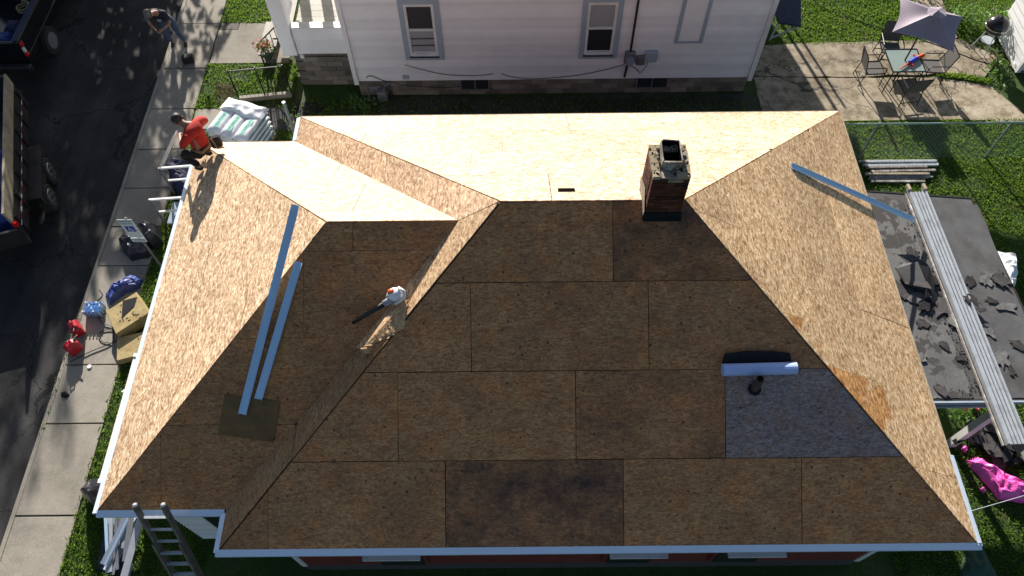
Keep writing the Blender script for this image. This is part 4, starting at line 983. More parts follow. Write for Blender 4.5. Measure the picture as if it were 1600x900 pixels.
# aluminium plank
pk = thing('aluminium_plank', G(1430,295,2.78), 'long aluminium scaffold plank lying across the flat shed roof', 'scaffold plank')
pa, pb = G(1433,300,2.70), G(1590,694,2.70); d = (pb-pa).normalized(); sd_ = Vector((d.y,-d.x,0)).normalized()
wd = .30
for k in range(4):
    o_ = sd_*(-wd/2+.055+.063*k); MB().bar(pa+o_, pb+o_, .044, .02).build('deck_rib', M['alu'], pk)
for s in (-1,1): MB().bar(pa+sd_*s*wd/2-d*.12, pb+sd_*s*wd/2, .03, .09).build('side_rail', M['alu'], pk)
for k in range(7): p = pa.lerp(pb, .03+k*.155); MB().bar(p-sd_*wd/2-Vector((0,0,.03)), p+sd_*wd/2-Vector((0,0,.03)), .04, .02).build('rung', M['alu'], pk)
for s in (-1,1): MB().bar(pa+sd_*s*wd/2-d*.16+Vector((0,0,.03)), pa+sd_*s*wd/2-d*.02+Vector((0,0,.04)), .05,.05).build('end_hook', M['bareply'], pk)
p0 = G(1447,388,SZ+.05)-sd_*.03; MB().bar(pa-sd_*(-.20)+Vector((0,0,-.05)), pb-sd_*(-.20)+Vector((0,0,-.05)), .02, .04).build('support_board', M['greywood'], label='weathered board along the left side of the aluminium plank', cat='board')
scrap(1518,470,.16,2.72,'scrapdark',301,'dark torn scrap lying on top of the aluminium plank','scraps on the plank',.008,.05); scrap(1532,485,.11,2.72,'scrapdark',302,'dark torn scrap lying on top of the aluminium plank','scraps on the plank',.008,.05)
# cloth-like heaps
def heap(name, outline, z0, h, m_, label, cat, seed, fold=.05, rings=9, freq=5, group=None):
    rr = random.Random(seed); pts = []
    n0 = len(outline)
    for i in range(n0):
        p, q = Vector(outline[i]), Vector(outline[(i+1)%n0])
        for k in range(6): pts.append(p.lerp(q, k/6))
    c = sum(pts, Vector((0,0,0)))/len(pts); n = len(pts); vs = []; fs = []
    off = Vector((rr.uniform(0,50),rr.uniform(0,50),rr.uniform(0,50)))
    for j in range(rings+1):
        s = 1-j/rings
        for p in pts:
            x = c.lerp(p, s); nn_ = mnoise.noise(x*freq+off); rdg = 1-abs(mnoise.noise(x*freq*1.3+off*2))*2
            z = z0+h*(1-s**2.2)**.6+fold*(nn_*.8+rdg*.7)*(1-s**6)
            hor = Vector((mnoise.noise(x*4+off), mnoise.noise(x*4-off),0))*fold*.8
            vs.append(Vector((x.x,x.y,max(z,z0)))+hor)
    for j in range(rings):
        for i in range(n): fs.append((j*n+i,j*n+(i+1)%n,(j+1)*n+(i+1)%n,(j+1)*n+i))
    return MB().add(vs, fs).build(name, M[m_], label=label, cat=cat, group=group)
heap('pink_sheet', [G(1512,716,.1),G(1530,706,.2),G(1548,722,.2),G(1578,735,.2),G(1640,775,.1),G(1600,786,.02),G(1560,783,.02),G(1530,745,.02)], .0, .22, 'pink', 'bright pink plastic sheet crumpled on the grass', 'plastic sheet', 1, .10, 16, 5)
for i, (x, y) in enumerate(((1497,684),(1508,700),(1536,764))):
    heap('pink_scrap', [G(x-5,y,.05),G(x,y-5,.05),G(x+5,y,.05),G(x+2,y+6,.05)], .0, .08, 'pink', 'small torn scrap of pink plastic beside the crumpled pink sheet', 'plastic scrap', 30+i, .03, 3, 9, 'pink plastic scraps')
heap('white_bag', [G(1552,392,.05),G(1582,396,.05),G(1588,420,.05),G(1583,455,.05),G(1572,470,.05),G(1562,440,.05)], 0, .30, 'whitefilm', 'white plastic sheet heap on the grass right of the flat roof', 'plastic sheet', 2, .08, 9, 5)
rnd = random.Random(8)
for i in range(26):
    px, py = rnd.uniform(1508,1625), 0; py = 655+(px-1508)*.55+rnd.uniform(-8,75)
    if py > 700+(px-1512)*.6: py -= 55
    scrap(px, py, rnd.uniform(.15,.32), .03+.06*rnd.random(), rnd.choice(('scrapdark','scrapdark','scrapgrey','felt')), 400+i, 'discarded dark shingle in the heap beside the pink sheet', 'shingle heap beside the pink sheet', .012, .25, 6, 1.3)
o = MB().bar(G(1490,692,.3), G(1530,672,.55), .10, .03).build('dark_board', M['black'], label='short black board lying against the shingle heap', cat='board')
mb = MB(); leafclump(mb, G(1497,638,.25), (.35,.3,.25), 160, .05); sb = thing('rose_bush', G(1497,638), 'small bush with pink blooms under the shed edge', 'bush'); mb.build('foliage', M['weed'], sb)
mb = MB(); leafclump(mb, G(1508,637,.5), (.05,.05,.04), 16, .05); leafclump(mb, G(1526,636,.5), (.06,.06,.04), 16, .05); mb.build('blooms', M['pinkflower'], sb)
heap('green_sheet', [G(1510,850,.05),G(1535,852,.05),G(1565,905,.05),G(1500,905,.05)], 0, .1, 'greentarp', 'dark green sheet on the ground at the front right corner', 'plastic sheet', 4, .04, 6, 5)
cable([(10.5,.5,2.9),(12,.9,2.75),(14,1.4,2.8),(16,2.0,3.0)], .006, 'thin wire stretching right from the front corner of the roof', 'alu', 'wire')
# ------------------------------------------------------------------ wrapped bundles
bc = Vector((-2.48,10.50,0)); ba = math.atan2(-.39,1.03); ux_ = Vector((math.cos(ba),math.sin(ba),0)); uy_ = Vector((-math.sin(ba),math.cos(ba),0))
PL = lambda x, y, z: bc+ux_*x+uy_*y+Vector((0,0,z))
pal = thing('wooden_pallet', bc, 'wooden pallet under the stack of white bags', 'pallet')
for k in range(5): MB().bar(PL(-.55,-.45+k*.225,.12), PL(.55,-.45+k*.225,.12), .10, .02).build('slat', M['bareply'], pal)
for k in range(3): MB().bar(PL(-.5+k*.5,-.5,.055), PL(-.5+k*.5,.5,.055), .09, .10).build('bearer', M['bareply'], pal)
def pillow(c, d, rz, m_, name, parent=None, k=6, seed=0, **kw):
    rr = random.Random(seed); off = Vector((rr.uniform(0,99),rr.uniform(0,99),0)); vs = []; fs = []
    for sgn in (-1,1):
        for i in range(k+1):
            for j in range(k+1):
                u, v = i/k*2-1, j/k*2-1
                e = (1-abs(u)**5)*(1-abs(v)**5); z = sgn*(.34+.66*e**.5)*d[2]/2
                x, y = u*d[0]/2, v*d[1]/2
                w = mnoise.noise(Vector((x*7,y*7,sgn*3.0))+off)*.018
                p = Vector((x,y,z+w*e)); vs.append(Vector(c)+Matrix.Rotation(rz,3,'Z') @ p)
    n = (k+1)
    for s in (0,1):
        for i in range(k):
            for j in range(k):
                q = (s*n*n+i*n+j, s*n*n+(i+1)*n+j, s*n*n+(i+1)*n+j+1, s*n*n+i*n+j+1); fs.append(q if s else q[::-1])
    ring = [(i,0) for i in range(k)]+[(k,j) for j in range(k)]+[(i,k) for i in range(k,0,-1)]+[(0,j) for j in range(k,0,-1)]
    idx = [i*n+j for i,j in ring]
    for a, b in zip(idx, idx[1:]+idx[:1]): fs.append((a, b, n*n+b, n*n+a))
    return MB().add(vs, fs).build(name, M[m_], parent, smooth=True, **kw)
lay = ['bottom','second','third','fourth','top']
for L_ in range(5):
    for k in range(3):
        z = .13+.08+L_*.152; c = PL(-.36+.36*k+(.01*(L_%2)), -.02, z)
        lb = {4:['top white bag with green print nearest the street','top white bag with green print in the middle of the stack','top white bag with green print nearest the roof'][k]}.get(L_, 'white bag in the %s layer of the pallet stack, %s row' % (lay[L_], ('street side','middle','house side')[k]))
        tb_ = thing('insulation_bag', c, lb, 'bag', 'white bags stacked on the pallet' )
        pillow(c, (.37,1.02,.165), ba, 'whitefilm', 'bag_body', tb_, 6, L_*10+k)
        if L_ == 4:
            cc = PL(-.36+.36*k, -.14, z+.0835)
            MB().box(cc, (.12,.48,.006), rz=ba).build('print_band', M['greenprint'], tb_)
            mb = MB(); rr = random.Random(k)
            y = -.21
            while y < .21:
                h_ = rr.uniform(.025,.04); p = cc+ux_*rr.uniform(-.008,.008)+uy_*y+Vector((0,0,.005))
                mb.bar(p-ux_*.035, p+ux_*.03, .011, .004)
                if rr.random() < .6: mb.bar(p-ux_*.03, p-ux_*.03+uy_*h_*.8, .009, .004)
                if rr.random() < .6: mb.bar(p+ux_*.025, p+ux_*.025+uy_*h_*.8, .009, .004)
                y += h_
            mb.build('lettering', M['greenink'], tb_)
        if k == 2:
            MB().box(PL(.555,0,z), (.006,.82,.055), rz=ba).build('side_print', M['teal'], tb_)
heap('plastic_wrap', [PL(-.56,.16,.9),PL(-.2,.2,.93),PL(.2,.12,.93),PL(.57,.2,.9),PL(.58,.56,.86),PL(0,.58,.88),PL(-.58,.56,.86)], .90, .07, 'whitefilm', 'crumpled clear plastic wrap over the back of the bag stack', 'plastic wrap', 9, .035, 9, 4)
# ------------------------------------------------------------------ people
def skin(name, verts, edges, mat_, parent, lvl=2, label=None):
    me = bpy.data.meshes.new(name+'_rig'); me.from_pydata([v[0] for v in verts], edges, []); me.update()
    ob = bpy.data.objects.new(name+'_rig', me); COL.objects.link(ob)
    sm = ob.modifiers.new('skin', 'SKIN'); sl = me.skin_vertices[0].data
    for i, v in enumerate(verts):
        r_ = v[1]; sl[i].radius = (r_, r_) if not hasattr(r_, '__len__') else r_; sl[i].use_root = (i == 0)
    ss = ob.modifiers.new('sub', 'SUBSURF'); ss.levels = lvl; ss.render_levels = lvl
    dg = bpy.context.evaluated_depsgraph_get(); dg.update()
    m2 = bpy.data.meshes.new_from_object(ob.evaluated_get(dg)); m2.name = name
    bpy.data.objects.remove(ob)
    m2.materials.clear(); m2.materials.append(M[mat_]); m2.polygons.foreach_set('use_smooth', [True]*len(m2.polygons))
    o = bpy.data.objects.new(name, m2); COL.objects.link(o)
    if parent: o.parent = parent; o.matrix_parent_inverse = inv_world(parent)
    return o
def person(J, label, shirt, trouser, skinm, hat, feet_dir, face_dir, loc, curl):
    t = thing('person', loc, label, 'person')
    V = {k: Vector(v) for k, v in J.items()}
    pel = (V['hipL']+V['hipR'])/2; sho = (V['shL']+V['shR'])/2; mid = pel.lerp(sho,.5)
    verts = []; edges = []; ix = {}
    def add(n, p, r, par=None):
        ix[n] = len(verts); verts.append((tuple(p), r))
        if par is not None: edges.append((ix[par], ix[n]))
    add('pel', pel, .10); add('mid', mid, .105, 'pel'); add('sho', sho, .10, 'mid')
    nk = V['neck']; hd = V['head']; up = (hd-nk).normalized(); fd = Vector(face_dir).normalized()
    add('neck', nk, .055, 'sho'); add('jaw', nk.lerp(hd,.55)+fd*.02, .07, 'neck'); add('skull', hd+up*.03, .092, 'jaw'); add('crown', hd+up*.10, .06, 'skull')
    add('nose', hd+fd*.105, .017, 'skull')
    for s in 'LR':
        add('sh'+s, V['sh'+s], .052, 'sho'); add('el'+s, V['el'+s], .042, 'sh'+s); add('wr'+s, V['wr'+s], .029, 'el'+s)
        d = (V['wr'+s]-V['el'+s]).normalized(); cu = Vector(curl[s]).normalized(); sd_ = d.cross(cu).normalized()
        add('palm'+s, V['wr'+s]+d*.06, (.036,.024), 'wr'+s)
        for k in range(4):
            o_ = sd_*(-.027+.018*k); L1 = (.036,.042,.039,.03)[k]
            p1 = V['wr'+s]+d*.095+o_; p2 = p1+d*L1*.9+cu*L1*.5; p3 = p2+d*L1*.35+cu*L1*.7
            add(f'f{s}{k}a', p1, .0105, 'palm'+s); add(f'f{s}{k}b', p2, .0095, f'f{s}{k}a'); add(f'f{s}{k}c', p3, .008, f'f{s}{k}b')
        p1 = V['wr'+s]+d*.05-sd_*.04+cu*.01; add(f't{s}a', p1, .012, 'palm'+s); add(f't{s}b', p1+d*.035-sd_*.008+cu*.018, .0095, f't{s}a')
        add('hip'+s, V['hip'+s], .085, 'pel'); add('kn'+s, V['kn'+s], .058, 'hip'+s); add('an'+s, V['an'+s], .038, 'kn'+s)
    body = skin('body', verts, edges, skinm, t, 2)
    # shirt
    vs = [(tuple(pel.lerp(mid,.25)), (.165,.135)), (tuple(mid), (.175,.14)), (tuple(mid.lerp(sho,.55)), (.185,.15)), (tuple(sho), .135), (tuple(sho.lerp(nk,.45)), .075)]; es = [(0,1),(1,2),(2,3),(3,4)]
    for s in 'LR':
        b = len(vs); vs += [(tuple(V['sh'+s]), .082), (tuple(V['sh'+s].lerp(V['el'+s],.8)), .075)]; es += [(3,b),(b,b+1)]
    skin('shirt', [(tuple(pel.lerp(mid,-.02)), (.165,.14))]+vs[1:], es, shirt, t)
    vs = [(tuple(pel), .14)]; es = []
    vs.append((tuple(pel.lerp(mid,.35)), .135)); es.append((0,1))
    for s in 'LR':
        b = len(vs); vs += [(tuple(V['hip'+s]), .105), (tuple(V['hip'+s].lerp(V['kn'+s],.5)), .093), (tuple(V['kn'+s]), .078), (tuple(V['kn'+s].lerp(V['an'+s],.9)), .062)]; es += [(0,b),(b,b+1),(b+1,b+2),(b+2,b+3)]
    skin('trousers', vs, es, trouser, t)
    fdv = Vector(feet_dir).normalized()
    for s in 'LR':
        a = V['an'+s]
        skin('shoe', [(tuple(a-Vector((0,0,.0))), .05), (tuple(a-Vector((0,0,.05))+fdv*.04), .045), (tuple(a-Vector((0,0,.06))+fdv*.17), .038)], [(0,1),(1,2)], 'boot', t)
    # hair / cap shell
    upv = up; Mh = Matrix((upv.cross(fd).normalized(), fd-upv*fd.dot(upv), upv)).transposed()
    Mh.normalize() if hasattr(Mh,'normalize') else None
    mb = MB().ball(hd+up*.05-fd*.018, (.098,.112,.095), 14, 8, Mh)
    hr = mb.build('hair', M['hair'], t, smooth=True)
    if hat:
        mb = MB().ball(hd+up*.085-fd*.01, (.103,.118,.075), 14, 8, Mh); c_ = mb.build('cap', M['cap'], t, smooth=True)
        MB().slab3([hd+up*.075+fd*.08-Mh @ Vector((.075,0,0)), hd+up*.07+fd*.19-Mh @ Vector((.05,0,0)), hd+up*.07+fd*.19+Mh @ Vector((.05,0,0)), hd+up*.075+fd*.08+Mh @ Vector((.075,0,0))], upv, .012).build('cap_peak', M['cap'], c_)
    for s in (-1,1): MB().ball(hd+(Mh @ Vector((s*.095,0,0)))-fd*.0, (.016,.028,.036), 8, 6, Mh).build('ear', M[skinm], t, smooth=True)
    return t, V
# roofer on the corner
rc = Vector((-1.47,7.10,3.62))
def roof_z(x, y): return E0+max(-1, min((y-.553)*K, (7.45-y)*K, (x+1.82)*(wz-E0)/3.27))
hipc = G(317,233,4.02)
JR = dict(hipL=hipc+Vector((-.05,-.11,0)), hipR=hipc+Vector((.05,.10,.0)), knL=hipc+Vector((-.36,-.12,.02)), knR=hipc+Vector((-.22,.34,.02)))
for s_, dx, dy in (('L',-.10,-.15),('R',.04,.12)):
    x, y = hipc.x+dx, hipc.y+dy; JR['an'+s_] = Vector((x, y, roof_z(x,y)+.10))
JR.update(shL=G(290,219,4.34), shR=G(312,187,4.40), neck=G(289,194,4.46), head=G(279,188,4.50), elL=G(284,231,4.06), elR=G(323,188,4.14), wrL=G(281,212,3.90), wrR=G(312,200,3.92))
pz, VR = person(JR, 'roofer in a red shirt and black trousers bent over on the left roof corner', 'redshirt', 'darktrouser', 'skindark', False, (-.9,.3,0), (-.8,.3,-.45), hipc-Vector((0,0,.4)), dict(L=(0,.3,-1), R=(-.3,-.5,-1)))
MB().tube([hipc+Vector((-.13,-.1,.07)), hipc+Vector((.05,-.15,.08)), hipc+Vector((.14,.0,.08)), hipc+Vector((.08,.16,.09)), hipc+Vector((-.08,.16,.08))], .03, 8).build('tool_belt', M['leather'], pz)
MB().box(G(337,221,3.98), (.20,.14,.24), rz=.4).build('tool_pouch', M['darktrouser'], pz, bevel=.04)
MB().tube([G(328,216,4.15), G(340,232,3.98), G(350,230,3.9)], .016, 6).build('hammer_handle', M['leather'], pz)
st_ = strip('drip_edge', G(256,258,3.10), G(279,207,3.86), .12, .06, M['white'], 'white metal strip held out by the roofer over the eave', 'metal strip', (-.5,.5,1))
# man on the street
fp_ = Vector((-5.03,14.2,-.02))
B = lambda x, y, z: fp_+Vector((x,y,z))
JS = dict(hipL=B(.10,.0,.86), hipR=B(-.10,.0,.86), knL=B(.16,-.06,.47), knR=B(-.12,-.14,.46), anL=B(.20,.02,.09), anR=B(-.16,.02,.09), shL=B(.12,-.20,1.22), shR=B(-.30,-.18,1.22), neck=B(-.12,-.28,1.28), head=B(-.17,-.38,1.33), elL=B(.20,-.30,.96), elR=B(-.36,-.28,.97), wrL=B(.04,-.44,.90), wrR=B(-.18,-.46,.90))
ps, VS = person(JS, 'man in a navy shirt, jeans and grey cap standing on the kerb with head bowed', 'navyshirt', 'jeans', 'skin', True, (.1,-1,0), (-.15,-.75,-.7), fp_, dict(L=(-1,0,-.3), R=(1,0,-.3)))
MB().box(B(-.02,-.335,1.08), (.10,.012,.07)).build('shirt_print', M['greyplastic'], ps)
tbg = thing('tool_bag', G(296,97), 'small black bag with strap on the sidewalk by the man in jeans', 'bag')
MB().box(G(296,97)+Vector((0,0,.11)), (.30,.20,.21), rz=.25).build('bag_body', M['darktrouser'], tbg, bevel=.04)
MB().tube([G(289,100,.1), G(283,108,.02), G(277,101,.02), G(281,104,.02)], .014, 6).build('strap', M['black'], tbg)
# ------------------------------------------------------------------ front of the wing: steps, rails, sign
stp = thing('porch_steps', (-3.2,8.5,0), 'pale grey stair treads below the left eave', 'steps')
for k in range(4): MB().box((-3.74+.27*k,8.33,.10+.19*k), (.265,.62,.05)).build('tread', M['trimgrey'], stp); 
for k in range(4): MB().box((-3.62+.27*k,8.33,.06+.19*k-.03), (.02,.6,.14)).build('riser', M['white'], stp)
for i, y in enumerate((9.0,8.09)):
    rl_ = thing('stair_handrail', (-3.98,y,0), ['far','near'][i]+' white stair handrail sticking out from under the left eave', 'handrail', 'white handrails of the stairs')
    MB().bar((-3.98,y,.90),(-1.6,y,1.12),.045).build('top_rail', M['white'], rl_); MB().bar((-3.98,y,.46),(-1.6,y,.72),.04).build('lower_rail', M['white'], rl_)
    MB().bar((-3.96,y,0),(-3.96,y,.92),.05).build('post', M['conduit'], rl_); MB().bar((-2.6,y,0),(-2.6,y,1.0),.05).build('post', M['white'], rl_)
dk = thing('porch_deck', (-2.25,4.5,0), 'dark raised porch deck under the left eave', 'deck')
for k in range(9): MB().bar((-1.62-.145*k,1.55,.77),(-1.62-.145*k,7.4,.77),.138,.03).build('deck_board', M['steel'], dk)
MB().bar((-2.84,1.57,.38),(-2.84,7.4,.38),.03,.74).bar((-2.84,1.56,.38),(-1.58,1.56,.38),.03,.74).build('shade_skirt', M['bareply'], dk)  # deck and solid skirt built to keep the ladder ground in shade
rr_ = thing('porch_railing', (-2.85,2.6,.78), 'white porch railing along the left front of the house', 'railing')
p0, p1 = G(157,754,1.62), G(188,645,1.62); rx = (p0.x+p1.x)/2
MB().bar((rx,p0.y,1.62),(rx,3.9,1.62),.06,.04).build('top_rail', M['white'], rr_); MB().bar((rx,p0.y,.95),(rx,3.9,.95),.04).build('lower_rail', M['white'], rr_)
MB().bar((rx+.035,p0.y+.02,1.61),(-1.62,p0.y+.02,1.61),.05).build('cross_rail', M['white'], rr_)
for k in range(9): MB().bar((rx,p0.y+.08+.27*k,.96),(rx,p0.y+.08+.27*k,1.6),.025).build('baluster', M['white'], rr_)
for y in (p0.y+.02,3.88): MB().bar((rx,y,.78),(rx,y,1.66),.07).build('post', M['white'], rr_)
sg = thing('parking_sign', (-3.70,6.80,0), 'white parking sign with blue wheelchair square on a thin post', 'sign')
sx_, sy_ = -3.72, 6.80
MB().box((sx_,sy_+.03,.95), (.045,.03,1.95)).build('post', M['conduit'], sg)
pl_ = MB().box((sx_-.03,sy_-.005,1.60), (.30,.012,.62)).build('plate', M['signwhite'], sg, bevel=.004)
MB().box((sx_-.03,sy_-.013,1.60), (.18,.008,.18)).build('blue_square', M['signblue'], sg)
mb = MB(); y = sy_-.019; cx, cz = sx_-.03, 1.60
mb.ball((cx-.012,y,cz+.062), (.012,.004,.012), 8, 5); mb.bar((cx-.01,y,cz+.045),(cx-.006,y,cz-.005),.014,.014).bar((cx-.006,y,cz-.005),(cx+.032,y,cz-.005),.012,.012).bar((cx+.032,y,cz-.005),(cx+.045,y,cz-.05),.012,.012).bar((cx-.008,y,cz+.022),(cx+.024,y,cz+.022),.009,.009)
arc = [(cx-.004+.042*math.cos(a),y,cz-.022+.042*math.sin(a)) for a in [R(d_) for d_ in range(110,350,20)]]
mb.tube(arc, .006, 5).build('wheelchair_symbol', M['signwhite'], sg)
def text(body, size, loc, m_, parent):
    cu = bpy.data.curves.new('txt', 'FONT'); cu.body = body; cu.size = size; cu.align_x = 'CENTER'; cu.extrude = .002
    ob = bpy.data.objects.new('txt', cu); COL.objects.link(ob); ob.rotation_euler.x = R(90); ob.location = loc
    dg = bpy.context.evaluated_depsgraph_get(); dg.update(); me = bpy.data.meshes.new_from_object(ob.evaluated_get(dg)); me.transform(ob.matrix_world); bpy.data.objects.remove(ob)
    me.materials.clear(); me.materials.append(M[m_]); o = bpy.data.objects.new('lettering', me); COL.objects.link(o); o.parent = parent; o.matrix_parent_inverse = inv_world(parent)
text('RESERVED', .058, (sx_-.03,sy_-.013,1.83), 'signink', sg); text('PARKING', .058, (sx_-.03,sy_-.013,1.755), 'signink', sg)
pl2 = MB().box((sx_-.03,sy_-.005,1.20), (.30,.012,.14)).build('lower_plate', M['signwhite'], sg, bevel=.004)
mb = MB()
for k in range(2):
    for j in range(6): mb.box((sx_-.13+.04*j,sy_-.013,1.225-.05*k), (.026,.004,.02))
mb.build('lettering', M['signink'], sg)
# bags, boxes and cans on the sidewalk
heap('trash_bag', [G(183,378,.1),G(205,362,.1),G(226,372,.1),G(240,392,.1),G(228,402,.05),G(206,407,.05),G(194,395,.05)], 0.0, .38, 'bag', 'black trash bag on the sidewalk under the parking sign', 'trash bag', 11, .07, 9, 5)
heap('trash_bag', [G(214,352,.2),G(230,345,.2),G(248,350,.2),G(250,372,.2),G(238,385,.2),G(222,375,.2)], 0.0, .45, 'bag', 'rounder dark bag behind the parking sign', 'trash bag', 12, .06, 9, 5)
heap('tarp_bundle', [G(262,262,.1),G(275,248,.1),G(300,250,.1),G(305,300,.1),G(290,318,.05),G(274,300,.05),G(266,280,.05)], 0.0, .45, 'navy', 'navy blue tarp bundle between the stair handrails', 'tarp', 13, .08, 9, 5)
heap('tarp_bundle', [G(163,462,.05),G(180,445,.05),G(205,430,.05),G(224,436,.05),G(220,448,.05),G(195,458,.05),G(172,476,.05)], 0.0, .22, 'blue', 'rolled royal blue tarp across the sidewalk', 'tarp', 14, .07, 9, 8)
cable([G(152,470),G(158,465),G(160,460),G(155,452)], .012, 'short dark cord end beside the water bottles')
lp = [G(190+ -20+16*math.cos(a), 525+10*math.sin(a), .015) for a in [2*math.pi*k/16 for k in range(15)]]
cable([G(152,492,.02),G(160,505,.02),G(175,511,.02)]+lp[3:]+lp[:3]+[G(165,540,.02),G(140,550,.02),G(108,566,.02)], .010, 'black cord looped on the sidewalk beside the yellow boxes', cat='cord')
wb = thing('water_pack', G(150,490), 'pack of blue capped water bottles on the sidewalk', 'bottles')
cw = G(150,487)
for i in range(5):
    for j in range(4):
        p = cw+Vector(((i-2)*.075+.02*math.sin(j),(j-1.5)*.075,0)); b_ = MB().tube([p,p+Vector((0,0,.15)),p+Vector((0,0,.19)),p+Vector((0,0,.21))],[.033,.033,.016,.013],8).build('bottle', M['bottle'], wb, smooth=True)
        MB().tube([p+Vector((0,0,.205)),p+Vector((0,0,.225))],.016,8).build('cap', M['bluecap'] if (i+j)%3 else M['whiteplastic'], b_)
def foam_box(q, z0, z1, label, patch=None):
    t = thing('foam_block', q[0], label, 'foam block')
    pts = [(p.x,p.y) for p in q]
    if sum(pts[i][0]*pts[(i+1)%4][1]-pts[(i+1)%4][0]*pts[i][1] for i in range(4)) < 0: pts = pts[::-1]
    MB().prism(pts, z0, z1).build('block', M['foam'], t, bevel=.012)
    return t
f1 = foam_box([G(165,487,.33),G(213,456,.33),G(234,488,.33),G(181,522,.33)], .02, .33, 'larger yellow block with a black patch on its top face')
MB().prism([(p.x,p.y) for p in (G(192,470,.335),G(190,497,.335),G(210,478,.335),G(214,464,.335))], .331, .342).build('black_patch', M['felt'], f1)
mb = MB()
for i in range(16): p = G(rnd.uniform(175,228), 0, .335); p = G(p.x*0+rnd.uniform(180,220), rnd.uniform(478,505), .333); mb.bar(p, p+Vector((rnd.uniform(-.05,.05),rnd.uniform(-.05,.05),0)), .02, .004)
mb.build('gouges', M['felt'], f1, kind='stuff')
foam_box([G(183,527,.2),G(230,517,.2),G(228,552,.2),G(182,564,.2)], .02, .2, 'smaller clean yellow block below the patched one')
def gas_can(c, rz, label):
    t = thing('gas_can', c, label, 'fuel can', 'red fuel cans', rz)
    MB().add([(-.14,-.10,0),(.14,-.10,0),(.14,.10,0),(-.14,.10,0),(-.14,-.10,.24),(.14,-.10,.24),(.14,.10,.24),(-.14,.10,.24),(-.07,-.06,.31),(.10,-.06,.31),(.10,.06,.31),(-.07,.06,.31)],
      [(0,3,2,1),(0,1,5,4),(1,2,6,5),(2,3,7,6),(3,0,4,7),(4,5,9,8),(5,6,10,9),(6,7,11,10),(7,4,8,11),(8,9,10,11)]).build('can_body', M['redcan'], t, bevel=.02, local=True)
    MB().tube([(-.04,0,.30),(-.02,0,.37),(.07,0,.37),(.09,0,.30)], .015, 8).build('handle', M['redcan'], t, local=True, smooth=True)
    MB().tube([(-.11,0,.27),(-.13,0,.31),(-.22,.02,.36)], [.024,.02,.011], 8).build('spout', M['black'] if rz > 1 else M['bareply'], t, local=True)
    MB().tube([(-.10,0,.26),(-.115,0,.295)], .03, 10).build('cap', M['black'], t, local=True)
    return t
gas_can(G(124,518), 2.2, 'red fuel can with black spout, farther of the pair at the kerb'); gas_can(G(119,547), -2.2, 'red fuel can with tan spout, nearer of the pair at the kerb')
MB().tube([G(140,573), G(140,573)+Vector((0,0,.02))], .045, 12).build('paper_cup_lid', M['whiteplastic'], label='white round lid lying on the sidewalk joint', cat='lid')
heap('work_glove', [G(95,614),G(102,611),G(109,617),G(104,622),G(96,620)], 0, .04, 'felt', 'crumpled dark glove on the sunny sidewalk', 'glove', 17, .02, 3, 20)
heap('paper_scrap', [G(166,363,-.1),G(169,361,-.1),G(172,366,-.1),G(168,368,-.1)], -.11, .04, 'whiteplastic', 'white paper scrap on the road by the kerb', 'paper', 18, .01, 3, 20)
heap('paper_scrap', [G(189,612),G(195,608),G(198,613),G(192,618)], 0, .04, 'whiteplastic', 'white paper scrap in the grass by the eave', 'paper', 19, .01, 3, 20)
# bottom left: black bin bag, strips, ladder
heap('black_sheet', [G(124,768,.3),G(137,750,.3),G(150,744,.3),G(165,757,.3),G(166,790,.3),G(150,795,.3),G(134,785,.3)], 0.05, .5, 'bag', 'glossy black plastic sheet bulging beside the front left corner', 'plastic sheet', 21, .06, 9, 4)
rnd = random.Random(31)
for i in range(16):
    a = G(172+rnd.uniform(-8,52), 800+rnd.uniform(-5,12), .12+.02*i); b = G(168+rnd.uniform(-14,34), 880+rnd.uniform(-25,30), .06+.018*i)
    if i in (3,8): a, b = G(200,806,.4), G(162,882,.3)
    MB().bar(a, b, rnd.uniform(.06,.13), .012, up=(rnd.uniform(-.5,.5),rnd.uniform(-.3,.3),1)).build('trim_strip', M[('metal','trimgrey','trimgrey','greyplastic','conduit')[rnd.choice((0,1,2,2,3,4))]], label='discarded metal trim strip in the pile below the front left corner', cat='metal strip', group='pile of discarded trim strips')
heap('dark_sheet', [G(150,890,.02),G(165,810,.02),G(215,805,.02),G(205,900,.02)], 0, .06, 'navy', 'dark blue sheet under the pile of trim strips', 'plastic sheet', 41, .03, 6, 5)
ld = thing('extension_ladder', (-1.8,.3,0), 'extension ladder leaning on the front left eave', 'ladder')
tl, tr = GY(212,787,.40), GY(258,792,.40)
tl.z = 3.92; tr.z = 3.92
wl_ = .42; cxl = (tl.x+tr.x)/2-.14; tl = Vector((cxl-.19,.47,3.95)); tr = Vector((cxl+.19,.47,3.95)); bl_ = Vector((cxl-.19-.05,-.75,.0)); br_ = Vector((cxl+.19-.05,-.75,.0))
for a, b in ((bl_,tl),(br_,tr)):
    r_ = MB().bar(a, b, .04, .085, up=(0,-1,0)).build('rail', M['ladder'], ld); MB().ball(b, (.035,.035,.03), 8, 5).build('end_cap', M['alu'], r_)
off = Vector((0,-.07,-.03))
for a, b in ((bl_,bl_.lerp(tl,.80)),(br_,br_.lerp(tr,.80))): MB().bar(a+off+Vector((.0,0,0)), b+off, .036, .07, up=(0,-1,0)).build('fly_rail', M['ladder'], ld)
for k in range(13):
    t = .04+k*.074; MB().bar(bl_.lerp(tl,t), br_.lerp(tr,t), .035, .03).build('rung', M['alu'], ld)
for k in range(10):
    t = .07+k*.074; MB().bar(bl_.lerp(tl,t)+off, br_.lerp(tr,t)+off, .035, .03).build('rung', M['alu'], ld)
